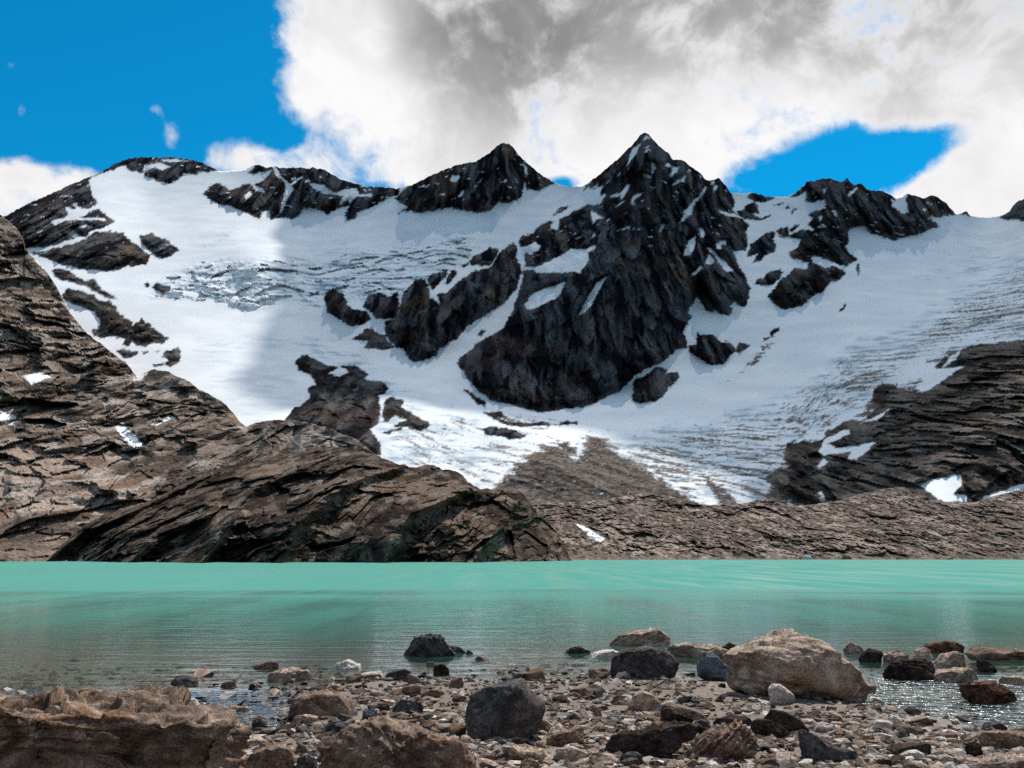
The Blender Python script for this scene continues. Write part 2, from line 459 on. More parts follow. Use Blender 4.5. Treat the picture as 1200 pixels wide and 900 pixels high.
# (polygon, name, label, group, bulge metres, warmth)
ROCKS = [
    (a6([(-200, 480), (0, 400), (40, 440), (120, 380), (250, 315), (400, 250), (500, 205), (600, 165), (660, 160), (620, 205), (650, 290), (690, 345), (640, 385), (570, 390), (530, 350), (535, 385), (460, 375), (480, 440), (440, 455), (350, 485), (400, 500), (470, 460), (560, 450), (640, 400), (690, 390), (760, 430), (800, 475), (760, 500), (690, 535), (640, 550), (600, 580), (540, 575), (520, 545), (520, 590), (480, 610), (380, 645), (300, 660), (200, 670), (120, 700), (-200, 760)]),
     'rock_shoulder', 'dark rock shoulder climbing to the rounded snowy summit', None, 16, 0.08),
    (k3([(300, 182), (360, 150), (400, 122), (470, 95), (540, 90), (620, 92), (690, 100), (790, 140), (770, 152), (700, 158), (690, 167), (665, 160), (640, 175), (600, 195), (560, 190), (505, 165), (510, 150), (490, 160), (450, 150), (440, 130), (400, 145), (345, 165)]),
     'rock_crest', 'broken dark rock cap on the rounded snowy summit', None, 7, 0.05),
    (c5([(90, 290), (130, 235), (190, 225), (250, 265), (340, 220), (390, 240), (400, 210), (440, 160), (390, 170), (350, 160), (410, 105), (470, 110), (500, 100), (600, 115), (720, 110), (800, 130), (870, 175), (950, 200), (1030, 230), (1120, 235), (1240, 240), (1240, 290), (1200, 300), (1130, 340), (1060, 380), (1000, 390), (990, 430), (930, 445), (920, 400), (950, 350), (880, 370), (820, 405), (790, 380), (720, 370), (680, 365), (660, 410), (620, 435), (560, 430), (500, 440), (475, 440), (480, 380), (435, 395), (430, 435), (380, 420), (300, 380), (240, 350), (210, 360), (150, 330)]),
     'rock_ridge', 'jagged dark ridge with a forked snow couloir beside the rounded summit', None, 14, 0.03),
    (l3([(485, 250), (520, 215), (560, 185), (620, 155), (690, 125), (770, 110), (820, 80), (865, 40), (905, 50), (930, 85), (960, 112), (1000, 150), (1050, 190), (1000, 220), (950, 215), (945, 185), (935, 240), (900, 260), (850, 265), (820, 295), (760, 298), (720, 290), (690, 280), (620, 290), (570, 300), (545, 290), (500, 300), (530, 280), (500, 260)]),
     'rock_peak', 'dark pointed peak, the lower of the two sharp summits', None, 18, 0.06),
    (e7([(625, 175), (670, 150), (700, 165), (795, 130), (770, 210), (830, 220), (780, 290), (700, 300), (660, 295), (600, 320), (540, 360), (500, 390), (420, 430), (395, 520), (340, 510), (370, 450), (350, 440), (250, 480), (180, 550), (80, 580), (60, 600), (65, 670), (105, 740), (110, 850), (90, 900)])
     + d4([(1165, 250), (1140, 350), (1110, 440), (1070, 500), (1060, 530), (960, 580), (910, 610), (890, 650), (830, 690), (805, 720)])
     + [(547, 443), (560, 460), (577, 470), (600, 475), (633, 484), (660, 480), (683, 478), (703, 469), (727, 459), (745, 440), (758, 432), (777, 424)]
     + g6([(270, 830), (300, 780), (380, 780), (380, 740), (370, 660), (390, 610), (425, 550), (400, 500), (440, 460), (460, 415), (500, 460), (530, 510), (575, 520), (580, 500), (640, 530), (690, 535), (715, 500), (700, 470), (720, 435), (760, 470), (800, 475), (830, 400), (830, 350), (800, 260), (745, 170), (715, 85)])
     + f7([(1000, 860), (1020, 740), (1010, 680), (1030, 640), (960, 570), (890, 490), (910, 400), (870, 330)])
     + [(853, 210), (842, 200), (826, 200), (805, 180), (777, 168), (757, 147), (740, 163), (701, 200)],
     'rock_peak', 'tallest dark pyramid peak with vertical buttresses and thin snow streaks', None, 26, 0.04),
    (d4([(500, 440), (515, 350), (580, 270), (640, 265), (665, 320), (670, 365), (720, 400), (700, 350), (750, 335), (800, 290), (900, 220), (990, 200), (1040, 120), (1110, 65), (1135, 85), (1130, 150), (1160, 220), (1130, 320), (1060, 400), (970, 450), (880, 510), (830, 560), (810, 590), (760, 620), (715, 645), (695, 685), (640, 700), (570, 712), (545, 690), (520, 640), (480, 635), (440, 590), (415, 530), (415, 490), (470, 480)]),
     'rock_buttress', 'tall dark twin buttress dividing the hanging ice from the lower glacier', None, 26, 0.05),
    (d4([(95, 340), (140, 315), (200, 350), (220, 390), (210, 400), (250, 420), (330, 440), (345, 475), (310, 505), (240, 520), (200, 500), (170, 480), (110, 445), (95, 390)]),
     'rock_outcrop', 'black rock block directly under the crevassed icefall lip', None, 12, 0.0),
    (d4([(300, 400), (330, 345), (400, 340), (440, 360), (490, 330), (505, 420), (490, 470), (450, 480), (370, 475), (330, 430)]),
     'rock_outcrop', 'ragged black rock wedged between icefall block and tall twin buttress', None, 12, 0.0),
    (d4([(680, 230), (755, 210), (755, 245), (720, 285), (680, 325), (650, 270)]), 'rock_outcrop', *SMALL, 8, 0.0),
    (d4([(740, 290), (770, 225), (800, 212), (815, 235), (770, 285)]), 'rock_outcrop', *SMALL, 6, 0.0),
    (d4([(870, 160), (940, 120), (985, 92), (1040, 100), (1030, 130), (990, 190), (930, 195), (890, 190)]), 'rock_outcrop', *SMALL, 8, 0.0),
    (d4([(830, 190), (870, 172), (875, 185), (845, 205)]), 'rock_outcrop', *SMALL, 3, 0.0),
    (d4([(240, 590), (300, 550), (300, 530), (360, 525), (370, 550), (430, 570), (430, 590), (470, 630), (440, 640), (370, 640), (310, 630), (330, 600)]),
     'rock_outcrop', 'low broken rock island in snow below the twin buttress', None, 7, 0.2),
    (d4([(920, 560), (940, 532), (970, 540), (940, 572)]), 'rock_outcrop', *SMALL, 4, 0.0),
    (d4([(1145, 60), (1200, 15), (1215, 90), (1150, 92)]), 'rock_outcrop', *SMALL, 6, 0.0),
    (e7([(370, 390), (400, 335), (440, 315), (495, 318), (440, 365)]), 'rock_outcrop', *SMALL, 4, 0.0),
    (o3([(135, 65), (165, 45), (215, 65), (290, 95), (250, 115), (290, 120), (330, 110), (300, 85), (350, 85), (400, 115), (380, 130), (440, 140), (465, 160), (450, 190), (430, 190), (440, 230), (430, 290), (400, 310), (440, 360), (440, 400), (330, 390), (250, 330), (100, 290), (105, 270), (130, 240), (190, 200), (180, 170), (210, 150), (195, 120), (150, 100)]),
     'rock_outcrop', 'large dark rock hump rising from the glacier behind the brown knoll', None, 16, 0.22),
    (o3([(455, 205), (480, 192), (520, 210), (510, 230), (560, 260), (610, 280), (615, 295), (580, 318), (480, 295), (530, 275), (490, 265), (450, 285), (445, 250)]),
     'rock_outcrop', 'thin dark rock spur on the lower glacier beside the dark hump', None, 8, 0.25),
    (o3([(440, 322), (510, 302), (515, 310), (460, 327)]), 'rock_outcrop', *SMALL, 3, 0.3),
    (o3([(725, 165), (760, 185), (810, 215), (810, 232), (780, 222)]), 'rock_outcrop', *SMALL, 3, 0.0),
    (o3([(800, 250), (860, 245), (880, 265), (850, 270), (900, 285), (1040, 285), (1030, 298), (930, 300), (860, 290)]), 'rock_outcrop', *SMALL, 3, 0.1),
    (o3([(795, 310), (830, 297), (900, 310), (950, 325), (930, 345), (860, 335), (810, 330)]), 'rock_outcrop', *SMALL, 3, 0.1),
    (o3([(1065, 285), (1130, 283), (1130, 293), (1070, 297)]), 'rock_outcrop', *SMALL, 2, 0.0),
    (g6([(460, 655), (500, 670), (560, 665), (620, 710), (720, 745), (735, 770), (650, 885), (560, 890), (480, 840), (400, 790), (390, 745), (450, 735)]),
     'rock_outcrop', 'blocky dark rock in snow at the foot of the avalanche chute', None, 10, 0.08),
    (g6([(735, 745), (770, 730), (835, 745), (820, 765), (760, 800), (735, 790)]), 'rock_outcrop', *SMALL, 4, 0.0),
    (g6([(970, 660), (1000, 635), (1045, 612), (1040, 640), (980, 695)]), 'rock_outcrop', *SMALL, 3, 0.0),
    (g6([(925, 690), (965, 685), (960, 710), (930, 712)]), 'rock_outcrop', *SMALL, 3, 0.0),
    (s3([(510, 110), (520, 90), (555, 80), (600, 35), (660, 45), (650, 65), (700, 55), (710, 75), (690, 100), (665, 120), (640, 160), (600, 185), (540, 190), (510, 180)]),
     'rock_outcrop', 'brown black rock knob in snow at the base of the tallest peak', None, 9, 0.12),
    (h6([(395, 180), (440, 150), (500, 100), (505, 65), (560, 60), (630, 40), (700, 45), (770, 50), (795, 30), (830, 75), (860, 90), (900, 75), (940, 120), (1000, 125), (1080, 130), (1130, 180), (1140, 220), (1110, 245), (1130, 280), (1200, 300), (1200, 480), (1130, 490), (1060, 475), (940, 430), (930, 390), (870, 395), (800, 425), (815, 510), (790, 520), (800, 560), (880, 630), (800, 670), (770, 670), (700, 640), (640, 640), (600, 610), (540, 600), (550, 640), (640, 680), (700, 670), (770, 690), (790, 730), (740, 770), (680, 790), (640, 830), (640, 850), (550, 880), (480, 950), (360, 978), (282, 942), (234, 882), (280, 835), (330, 770), (430, 690), (520, 690), (520, 650), (400, 610), (375, 570), (440, 550), (470, 480), (380, 475), (400, 440), (480, 410), (540, 420), (560, 410), (510, 380), (560, 340), (520, 300), (640, 265), (640, 200), (560, 225), (500, 215), (510, 150), (430, 190)]),
     'rock_ridge', 'dark castellated ridge with reddish flanks above the smooth snowfield', None, 18, 0.08),
    (h6([(90, 185), (140, 145), (210, 165), (290, 195), (220, 225), (170, 225), (150, 220)]), 'rock_outcrop', *SMALL, 4, 0.1),
    (h6([(20, 290), (90, 245), (150, 215), (175, 250), (170, 300), (130, 310), (190, 335), (270, 300), (265, 320), (190, 355), (110, 345), (60, 340)]), 'rock_outcrop', *SMALL, 5, 0.1),
    (h6([(285, 245), (350, 225), (350, 240), (300, 255)]), 'rock_outcrop', *SMALL, 3, 0.0),
    (h6([(355, 265), (380, 248), (395, 262), (370, 275)]), 'rock_outcrop', *SMALL, 3, 0.0),
    (h6([(390, 300), (420, 262), (440, 260), (405, 305)]), 'rock_outcrop', *SMALL, 3, 0.0),
    (h6([(300, 420), (330, 395), (390, 395), (385, 470), (330, 470)]), 'rock_outcrop', *SMALL, 5, 0.0),
    (h6([(390, 420), (430, 375), (460, 385), (410, 430)]), 'rock_outcrop', *SMALL, 3, 0.0),
    (h6([(85, 600), (110, 520), (160, 490), (200, 455), (280, 425), (300, 440), (275, 480), (300, 520), (295, 570), (220, 600), (190, 640), (135, 645), (150, 610), (180, 580), (100, 605)]),
     'rock_outcrop', 'clustered dark rocks in snow between tallest peak and castellated ridge', None, 8, 0.0),
    (h6([(145, 800), (180, 755), (210, 760), (240, 715), (330, 685), (345, 710), (330, 760), (280, 800), (200, 805)]), 'rock_outcrop', *SMALL, 6, 0.05),
    (n3([(640, 215), (700, 205), (745, 235), (735, 275), (755, 290), (795, 300), (785, 250), (790, 225), (850, 240), (880, 225), (930, 255), (962, 302), (905, 315), (870, 312), (905, 345), (860, 365), (800, 382), (740, 397), (680, 372), (645, 350)]),
     'rock_ridge', 'serrated dark crest ending where the smooth snow saddle begins', None, 12, 0.12),
    (n3([(975, 303), (1000, 288), (1012, 308)]), 'rock_outcrop', *SMALL, 2, 0.0),
    ([(1171, 257), (1183, 243), (1193, 230), (1200, 227), (1235, 220), (1270, 230), (1345, 240), (1345, 275), (1230, 262), (1190, 258)],
     'rock_outcrop', 'lone dark rock tip standing on the far snow saddle', None, 8, 0.1),
    (n3([(545, 640), (575, 618), (578, 630), (550, 645)]), 'rock_outcrop', *SMALL, 2, 0.0),
    (n3([(612, 480), (622, 470), (624, 510), (616, 520)]), 'rock_outcrop', *SMALL, 2, 0.0),
    (a6([(215, 700), (300, 690), (370, 660), (500, 640), (600, 590), (660, 555), (780, 540), (870, 560), (920, 610), (980, 650), (1010, 690), (1050, 705), (1055, 760), (1030, 785), (980, 790), (920, 800), (900, 785), (840, 815), (740, 825), (600, 820), (480, 790), (400, 765), (340, 740), (230, 710)]),
     'rock_dome', 'rounded grey rock dome ringed by snow below the dark shoulder', None, 26, 0.2),
    (k3([(490, 378), (540, 370), (590, 395), (630, 430), (600, 450), (570, 462), (530, 440), (505, 410)]),
     'rock_outcrop', 'small grey rock knob in snow beside the rounded dome', None, 8, 0.15),
    (b5([(330, 90), (380, 80), (470, 110), (540, 160), (600, 150), (650, 210), (700, 250), (745, 270), (700, 280), (650, 250), (580, 215), (540, 180), (490, 185), (440, 160), (380, 150)]),
     'rock_outcrop', 'thin grey rock rib in snow under the rounded dome', None, 6, 0.35),
    (b5([(390, 245), (430, 205), (500, 215), (530, 225), (600, 250), (640, 285), (700, 285), (735, 320), (740, 345), (800, 385), (835, 415), (850, 440), (900, 405), (960, 430), (1020, 490), (1080, 525), (1060, 555), (960, 560), (930, 580), (880, 570), (840, 545), (820, 575), (785, 570), (800, 530), (720, 510), (650, 525), (600, 515), (585, 480), (600, 460), (630, 475), (640, 420), (610, 370), (600, 355), (560, 340), (530, 325), (470, 310), (400, 270)]),
     'rock_outcrop', 'chain of rugged grey rocks between the brown slope and glacier', None, 12, 0.35),
    (b5([(745, 605), (800, 595), (880, 605), (880, 630), (830, 655), (790, 650)]), 'rock_outcrop', *SMALL, 4, 0.4),
    (b5([(910, 610), (960, 605), (950, 625), (915, 630)]), 'rock_outcrop', *SMALL, 2, 0.3),
    (b5([(995, 610), (1025, 605), (1010, 620)]), 'rock_outcrop', *SMALL, 2, 0.3),
    (b5([(1045, 610), (1140, 585), (1160, 620), (1150, 670), (1100, 710), (1050, 690), (1080, 670), (1045, 650)]), 'rock_outcrop', *SMALL, 5, 0.3),
    (b5([(970, 700), (1040, 675), (1045, 695), (980, 715)]), 'rock_outcrop', *SMALL, 2, 0.3),
    (b5([(920, 185), (940, 165), (965, 180), (950, 200)]), 'rock_outcrop', *SMALL, 2, 0.1),
    (b5([(970, 200), (1000, 165), (1040, 190), (1090, 190), (1095, 225), (1040, 250), (985, 225)]), 'rock_outcrop', *SMALL, 4, 0.1),
    (q3([(1600, -60), (1300, -20), (1167, -5), (1100, 0), (960, 15), (850, 65), (815, 100), (870, 105), (935, 95), (850, 150), (760, 195), (720, 195), (610, 160), (580, 190), (570, 230), (600, 255), (540, 310), (470, 310), (400, 350), (380, 380), (330, 395), (300, 390), (235, 400), (230, 450), (250, 490), (165, 520), (160, 545), (230, 600), (330, 645), (450, 660), (600, 800), (1600, 800)]),
     'rock_slope', 'broad dark rock slope streaked with snow at the glacier edge', None, 16, 0.85),
]
SNOW_HOLES = [
    k3([(510, 130), (560, 122), (600, 138), (570, 147), (540, 135), (520, 150), (500, 150)]), k3([(560, 112), (620, 108), (650, 112), (600, 122)]),
    a6([(350, 485), (440, 452), (560, 448), (690, 455), (745, 455), (740, 470), (690, 470), (600, 470), (520, 465), (470, 470), (395, 500)]), a6([(555, 515), (600, 505), (655, 515), (620, 522)]),
    c5([(495, 125), (520, 180), (560, 200), (575, 235), (560, 300), (543, 390), (556, 388), (578, 315), (622, 260), (605, 238), (680, 190), (670, 183), (592, 228), (572, 203), (545, 178), (515, 130)]),
    c5([(715, 222), (790, 232), (830, 265), (870, 280), (930, 255), (990, 255), (1000, 285), (1085, 285), (1080, 300), (990, 300), (950, 340), (940, 310), (900, 345), (880, 345), (910, 300), (860, 290), (800, 285), (760, 260), (735, 255)]),
    c5([(380, 235), (440, 255), (450, 285), (400, 270)]), c5([(430, 170), (490, 145), (480, 180), (400, 225), (395, 205)]), c5([(330, 300), (360, 270), (380, 290), (345, 320)]),
    l3([(690, 165), (720, 172), (700, 190), (682, 182)]), l3([(945, 118), (956, 160), (945, 172)]), l3([(710, 240), (735, 215), (725, 240)]), l3([(780, 190), (800, 172), (790, 190)]),
    e7([(100, 850), (200, 845), (260, 830), (330, 790), (430, 740), (520, 690), (580, 690), (650, 695), (730, 655), (735, 690), (665, 720), (680, 790), (600, 870), (605, 900), (520, 885), (380, 895), (225, 900), (200, 870), (110, 880)]),
    m2([(35, 550), (60, 520), (95, 505), (155, 488), (130, 530), (80, 555), (45, 567)]), m2([(183, 592), (210, 545), (240, 488), (272, 470), (247, 512), (227, 555)]),
    e7([(55, 690), (140, 660), (200, 632), (250, 650), (240, 690), (190, 710), (175, 742), (140, 735), (120, 710), (110, 745), (50, 700)]),
    e7([(690, 365), (740, 375), (810, 410), (740, 430), (710, 470), (708, 420)]), e7([(860, 230), (900, 210), (955, 190), (1005, 122), (1042, 128), (1003, 200), (965, 260), (952, 218), (910, 228)]),
    e7([(1037, 270), (1080, 218), (1142, 192), (1132, 217), (1088, 243), (1063, 275), (1090, 302), (1050, 287)]), e7([(830, 440), (845, 415), (860, 425), (840, 450)]), e7([(700, 580), (720, 560), (735, 570), (710, 592)]),
    f7([(175, 78), (205, 85), (218, 125), (185, 182)]), f7([(92, 170), (130, 188), (175, 188), (172, 218), (108, 218)]), f7([(292, 105), (320, 83), (362, 105), (357, 118)]), f7([(342, 205), (373, 118), (422, 113), (402, 157)]),
    f7([(398, 235), (467, 192), (462, 242), (353, 282)]), f7([(488, 165), (525, 128), (518, 157)]),
    f7([(657, 288), (642, 342), (552, 442), (523, 532), (482, 562), (428, 608), (457, 542), (452, 513), (497, 472), (536, 428), (597, 368)]), f7([(728, 335), (728, 287), (768, 287)]), f7([(710, 240), (735, 240), (728, 275)]),
    f7([(745, 478), (838, 530), (900, 528), (958, 560), (850, 550), (790, 520)]), f7([(237, 688), (283, 598), (303, 608), (257, 685)]), f7([(462, 900), (497, 768), (562, 722), (553, 800), (522, 895)]), f7([(592, 658), (628, 652), (648, 700), (620, 745)]),
    f7([(748, 800), (780, 768), (826, 768), (828, 797), (792, 800), (788, 832), (752, 832)]), g6([(518, 52), (562, 68), (642, 148), (708, 225), (668, 228), (608, 152), (588, 112), (543, 77)]), g6([(545, 98), (593, 150), (570, 180), (513, 178)]), g6([(420, 263), (480, 187), (503, 188), (452, 252)]),
    m2([(328, 152), (343, 108), (366, 93), (350, 127)]), m2([(374, 84), (380, 70), (395, 74)]), g6([(425, 695), (440, 665), (455, 690), (440, 715)]),
    h6([(545, 605), (610, 618), (690, 640), (785, 678), (700, 668), (630, 662), (570, 627)]), h6([(690, 280), (715, 282), (725, 325), (700, 310)]), h6([(800, 170), (865, 113), (872, 122), (815, 182)]), h6([(625, 130), (645, 125), (635, 160)]), h6([(595, 325), (615, 325), (610, 355)]),
    h6([(480, 395), (510, 385), (550, 420), (490, 415)]), n3([(735, 250), (765, 262), (795, 295), (775, 302), (738, 278)]),
    q3([(365, 430), (390, 380), (490, 340), (485, 360), (400, 400), (440, 415), (490, 410), (592, 393), (550, 432), (510, 462), (478, 457), (490, 432), (400, 440), (385, 447)]), q3([(357, 487), (385, 458), (402, 475), (370, 497)]),
    q3([(528, 322), (647, 263), (592, 307)]), q3([(568, 233), (622, 250), (600, 257)]), q3([(343, 595), (380, 583), (392, 620), (427, 628), (390, 647)]), q3([(753, 555), (820, 538), (917, 518), (922, 560), (885, 600), (942, 605), (942, 627), (860, 627), (820, 607)]),
    q3([(985, 617), (1090, 585), (1167, 553), (1240, 528), (1240, 550), (1110, 600)]), q3([(690, 198), (715, 188), (712, 202)]), q3([(750, 200), (830, 150), (938, 93), (870, 140), (800, 190)]),
    q3([(840, 110), (880, 60), (935, 20), (900, 70)]), q3([(1150, 440), (1200, 425), (1200, 440)]),
]
ICE = [([(175, 348), (200, 318), (260, 303), (330, 303), (400, 298), (470, 290), (540, 276), (565, 288), (540, 312), (480, 348), (450, 355), (420, 348), (390, 352), (370, 362), (330, 352), (290, 366), (250, 350), (210, 350)], 1.0),
       ([(1210, 285), (1150, 325), (1110, 345), (1060, 385), (1000, 402), (950, 442), (900, 472), (830, 488), (760, 502), (700, 518), (640, 540), (590, 560), (600, 610), (900, 610), (900, 560), (1000, 480), (1080, 420), (1330, 390), (1330, 250)], 0.95),
       ([(335, 392), (390, 398), (430, 420), (500, 470), (560, 490), (600, 515), (560, 580), (450, 545), (440, 500), (400, 440)], 0.85),
       ([(225, 278), (270, 274), (275, 283), (235, 290)], 0.8), ([(355, 290), (405, 286), (408, 294), (370, 300)], 0.8), ([(1085, 325), (1120, 308), (1200, 290), (1200, 305), (1140, 322)], 0.9),
       ([(220, 400), (330, 385), (350, 470), (300, 500), (255, 470)], 0.35), ([(575, 246), (588, 258), (580, 262)], 0.7), ([(1100, 300), (1190, 275), (1195, 283), (1130, 300)], 0.6)]
DIRT = [([(1210, 300), (1150, 330), (1110, 352), (1060, 392), (1000, 408), (950, 448), (900, 478), (830, 494), (760, 508), (700, 524), (640, 545), (590, 562), (600, 612), (920, 612), (910, 560), (1010, 480), (1090, 420), (1330, 390), (1330, 270)], 0.38, 20),
        ([(650, 530), (760, 508), (880, 482), (935, 515), (900, 605), (640, 605)], 0.44, 22),
        ([(560, 600), (580, 560), (610, 530), (640, 514), (662, 512), (675, 530), (685, 505), (710, 506), (735, 530), (790, 560), (840, 595), (850, 615), (560, 615)], 1.0, 22),
        ([(430, 495), (560, 488), (640, 515), (600, 585), (470, 560)], 0.30, 18), ([(650, 528), (655, 515), (672, 518), (690, 540)], 0.9, 7), ([(682, 520), (690, 505), (708, 508), (725, 540), (705, 545)], 0.9, 7),
        ([(735, 520), (760, 530), (800, 560), (860, 600), (820, 600), (770, 560)], 0.62, 10), ([(812, 545), (840, 560), (890, 600), (840, 600)], 0.75, 9),
        ([(895, 600), (895, 555), (920, 520), (960, 505), (965, 540), (960, 600)], 0.72, 12), ([(1000, 490), (1015, 465), (1035, 445), (1085, 440), (1080, 465), (1020, 492)], 0.7, 12),
        ([(860, 440), (880, 420), (905, 395), (912, 400), (885, 430), (850, 452)], 0.55, 5), ([(560, 500), (600, 492), (650, 500), (640, 515), (580, 512)], 0.35, 10),
        ([(560, 480), (620, 485), (680, 495), (660, 505), (580, 500)], 0.40, 8), ([(510, 490), (545, 487), (550, 505), (520, 508)], 0.5, 6), ([(1080, 420), (1120, 405), (1140, 410), (1100, 432)], 0.5, 6)]


def saw(c, k=0.28):
    f = c - np.floor(c)
    return np.where(f < k, f / k, (1 - f) / (1 - k))


def skyline_fn(line, u, rough_px, seed, rock=None):
    L = np.asarray(line, float)
    s = np.interp(u, L[:, 0], L[:, 1])
    return s + rough_px * fbm(u / 9.0, seed, 0.5, 4, 0.6)


NC, NR = 1070, 355
U1 = np.linspace(-150, 1335, NC)
sk = skyline_fn(SKYLINE, U1, 1.0, 3.3)
jit = 2.2 * fbm(U1 / 5.0, 8.1, 0.2, 3, 0.6)
T = np.linspace(0, 1, NR) ** 0.92
U = np.repeat(U1[None], NR, 0)
V = 640 + (sk[None] - 640) * T[:, None]
V = V + jit[None] * (sstep(T, 0.93, 1.0)[:, None])
ev = tps([(u / 300, v / 300) for u, v, _ in A_CTRL], np.log([y for *_, y in A_CTRL]))
Yd = np.exp(ev(U / 300, V / 300))
Yd = np.maximum.accumulate(Yd, axis=0)
rx, rz = ray(U, V)
X0, Z0 = Yd * rx, CAM_H + Yd * rz

# fray the traced outlines
fu = 3.0 * fbm(U / 11, V / 11, 1.5, 4, 0.65)
fv = 3.0 * fbm(U / 11, V / 11, 7.5, 4, 0.65)
Uf, Vf = U + fu * 1.3, V + fv * 1.3
rock = np.full(U.shape, -14.0)
rid = np.full(U.shape, -1, np.int32)
bulge = np.zeros(U.shape)
warm = np.zeros(U.shape)
for i, (poly, nm, lb, gr, bl, wm) in enumerate(ROCKS):
    s = poly_sdf(poly, Uf, Vf)
    better = s > rock
    rock = np.where(better, s, rock)
    rid = np.where(better & (s > -6), i, rid)
    wfar = np.clip(bl * 0.9, 4, 22)
    bulge = np.maximum(bulge, bl * sstep(s, -0.5, wfar))
    warm = np.where(better, wm, warm)
hole = np.full(U.shape, -14.0)
for poly in SNOW_HOLES:
    hole = np.maximum(hole, poly_sdf(poly, U + fu * 0.8, V + fv * 0.8))
rock_c = np.minimum(rock, -hole)
# warmer, paler rock low on the right of the valley side
warm = warm + 0.25 * sstep(U, 1080, 1200) * sstep(V, 430, 500) * (rid >= 0)
ice = np.zeros(U.shape)
for poly, k in ICE:
    ice = np.maximum(ice, k * sstep(poly_sdf(poly, U + 3 * fu, V + 3 * fv), -8, 10))
dirt = np.zeros(U.shape)
for poly, k, soft in DIRT:
    dirt = np.maximum(dirt, k * sstep(poly_sdf(poly, U + 3 * fu, V + 3 * fv, 24), -soft * 0.4, soft))

# relief: ribs and gullies on rock, soft rolls on snow, steps in the icefall
wx, wz = X0 + 9 * fbm(X0 / 50, Yd / 300, Z0 / 60, 3), Z0 + 9 * fbm(X0 / 50, Yd / 300, Z0 / 60 + 7, 3)
ribs = fbm(wx / 34, Yd / 300, wz / 170, 4, 0.55, True)
ribs2 = fbm(wx / 13, Yd / 150, wz / 60, 3, 0.55, True)
lumps = fbm(X0 / 75, Yd / 90, Z0 / 80, 4, 0.5)
rk = sstep(rock_c, -0.5, 5)
steep = (0.30 + 0.70 * sstep(bulge, 3, 18)) 
sel = rock_c > -2
fc = np.zeros(U.shape)
fr_ = np.zeros(U.shape)
h1, q1 = facet(wx[sel] / 19, Yd[sel] / 400, wz[sel] / 75)
h2, q2 = facet(wx[sel] / 7, Yd[sel] / 250, wz[sel] / 26, 31)
iso = sstep(warm, 0.12, 0.32)
h3, q3_ = facet((wx + 0.5 * wz)[sel] / 19, Yd[sel] / 250, wz[sel] / 13, 91)
h4, q4_ = facet((wx + 0.5 * wz)[sel] / 6.5, Yd[sel] / 120, wz[sel] / 4.6, 95)
fc[sel] = (1 - iso[sel]) * (14 * h1 + 5.0 * h2) + iso[sel] * (13 * h3 + 6 * h4)
fr_[sel] = (1 - iso[sel]) * (0.35 * q1 + 0.65 * q2) + iso[sel] * (0.4 * q3_ + 0.6 * q4_)
rk0 = sstep(rock, -0.5, 5)
disp = bulge * sstep(rock, -1, 10) + rk0 * steep * (34 * ribs * (0.55 + 0.45 * rk) * (1 - 0.8 * iso) + 14 * lumps) + rk * steep * (13 * ribs2 * (1 - iso) + fc)
disp += (1 - rk) * (2.2 * fbm(X0 / 70, Yd / 110, Z0 / 50, 3))
isel = ice > 0.45
hs1, qs1 = facet((X0[isel] + 25 * lumps[isel]) / 24, Yd[isel] / 120, (Z0[isel] + 20 * lumps[isel]) / 13, 51)
hs2, qs2 = facet(X0[isel] / 6, Yd[isel] / 30, Z0[isel] / 4.5, 61)
ser, serq = np.zeros(U.shape), np.full(U.shape, 0.5)
ser[isel], serq[isel] = 13 * hs1 + 3.0 * hs2, 0.6 * qs1 + 0.4 * qs2
fall = sstep(poly_sdf(ICE[0][0], U + 3 * fu, V + 3 * fv), -6, 10)
disp += (1 - rk) * (0.12 * sstep(ice, 0.5, 0.9) + 0.88 * fall) * (ser + 7.0 * fbm(X0 / 45, Yd / 160, Z0 / 22, 3, 0.5, True))
disp += (1 - rk) * sstep(ice, 0.2, 0.9) * 2.2 * fbm(X0 / 14, Yd / 14, Z0 / 5, 4, 0.6, True)
disp += (1 - rk) * sstep(dirt, 0.3, 0.9) * (1.6 * fbm(X0 / 6, Yd / 8, Z0 / 5, 3, 0.6) + 3.5 * fbm((0.78 * X0 + 0.62 * Yd) / 12, (0.62 * X0 - 0.78 * Yd) / 80, 0.4, 3, 0.6, True))
disp *= (0.35 + 0.65 * sstep(1 - T, 0.0, 0.05))[:, None]

# colour of the ground; upright streaks on the peaks stand in for rib shading
c1 = (1 - iso) * fbm(wx / 12, Yd / 600, wz / 110, 4, 0.6) + iso * fbm(X0 / 14, Yd / 90, Z0 / 10, 4, 0.6)
c2 = fbm(X0 / 40, Yd / 400, Z0 / 110, 4, 0.55)
rc = lerp3(sstep(c1 + 1.0 * (fr_ - 0.5), -0.32, 0.45), (0.007, 0.008, 0.011), (0.092, 0.094, 0.102))
rc = lerp3(0.85 * sstep(c2, 0.10, 0.34) * sstep(c1, -0.12, 0.22), rc, (0.15, 0.105, 0.070))
rc = lerp3(0.5 * sstep(fbm(X0 / 60, Yd / 60, Z0 / 60 + 4, 3), 0.05, 0.3), rc, (0.050, 0.030, 0.024))
wc = lerp3(sstep(c1 + 0.7 * (fr_ - 0.5), -0.25, 0.35), (0.050, 0.041, 0.035), (0.17, 0.14, 0.117))
rc = lerp3(warm, rc, wc)
ns = fbm(X0 / 45, Yd / 60, Z0 / 20, 4)
snc = lerp3(sstep(ns, -0.3, 0.4), (0.75, 0.76, 0.775), (0.85, 0.85, 0.845))
fl1 = fbm(X0 / 34, Yd / 30, Z0 / 6, 4, 0.55)
icc = lerp3(sstep(fl1 + 0.5 * (serq - 0.5), -0.30, 0.18), (0.30, 0.39, 0.45), (0.74, 0.77, 0.79))
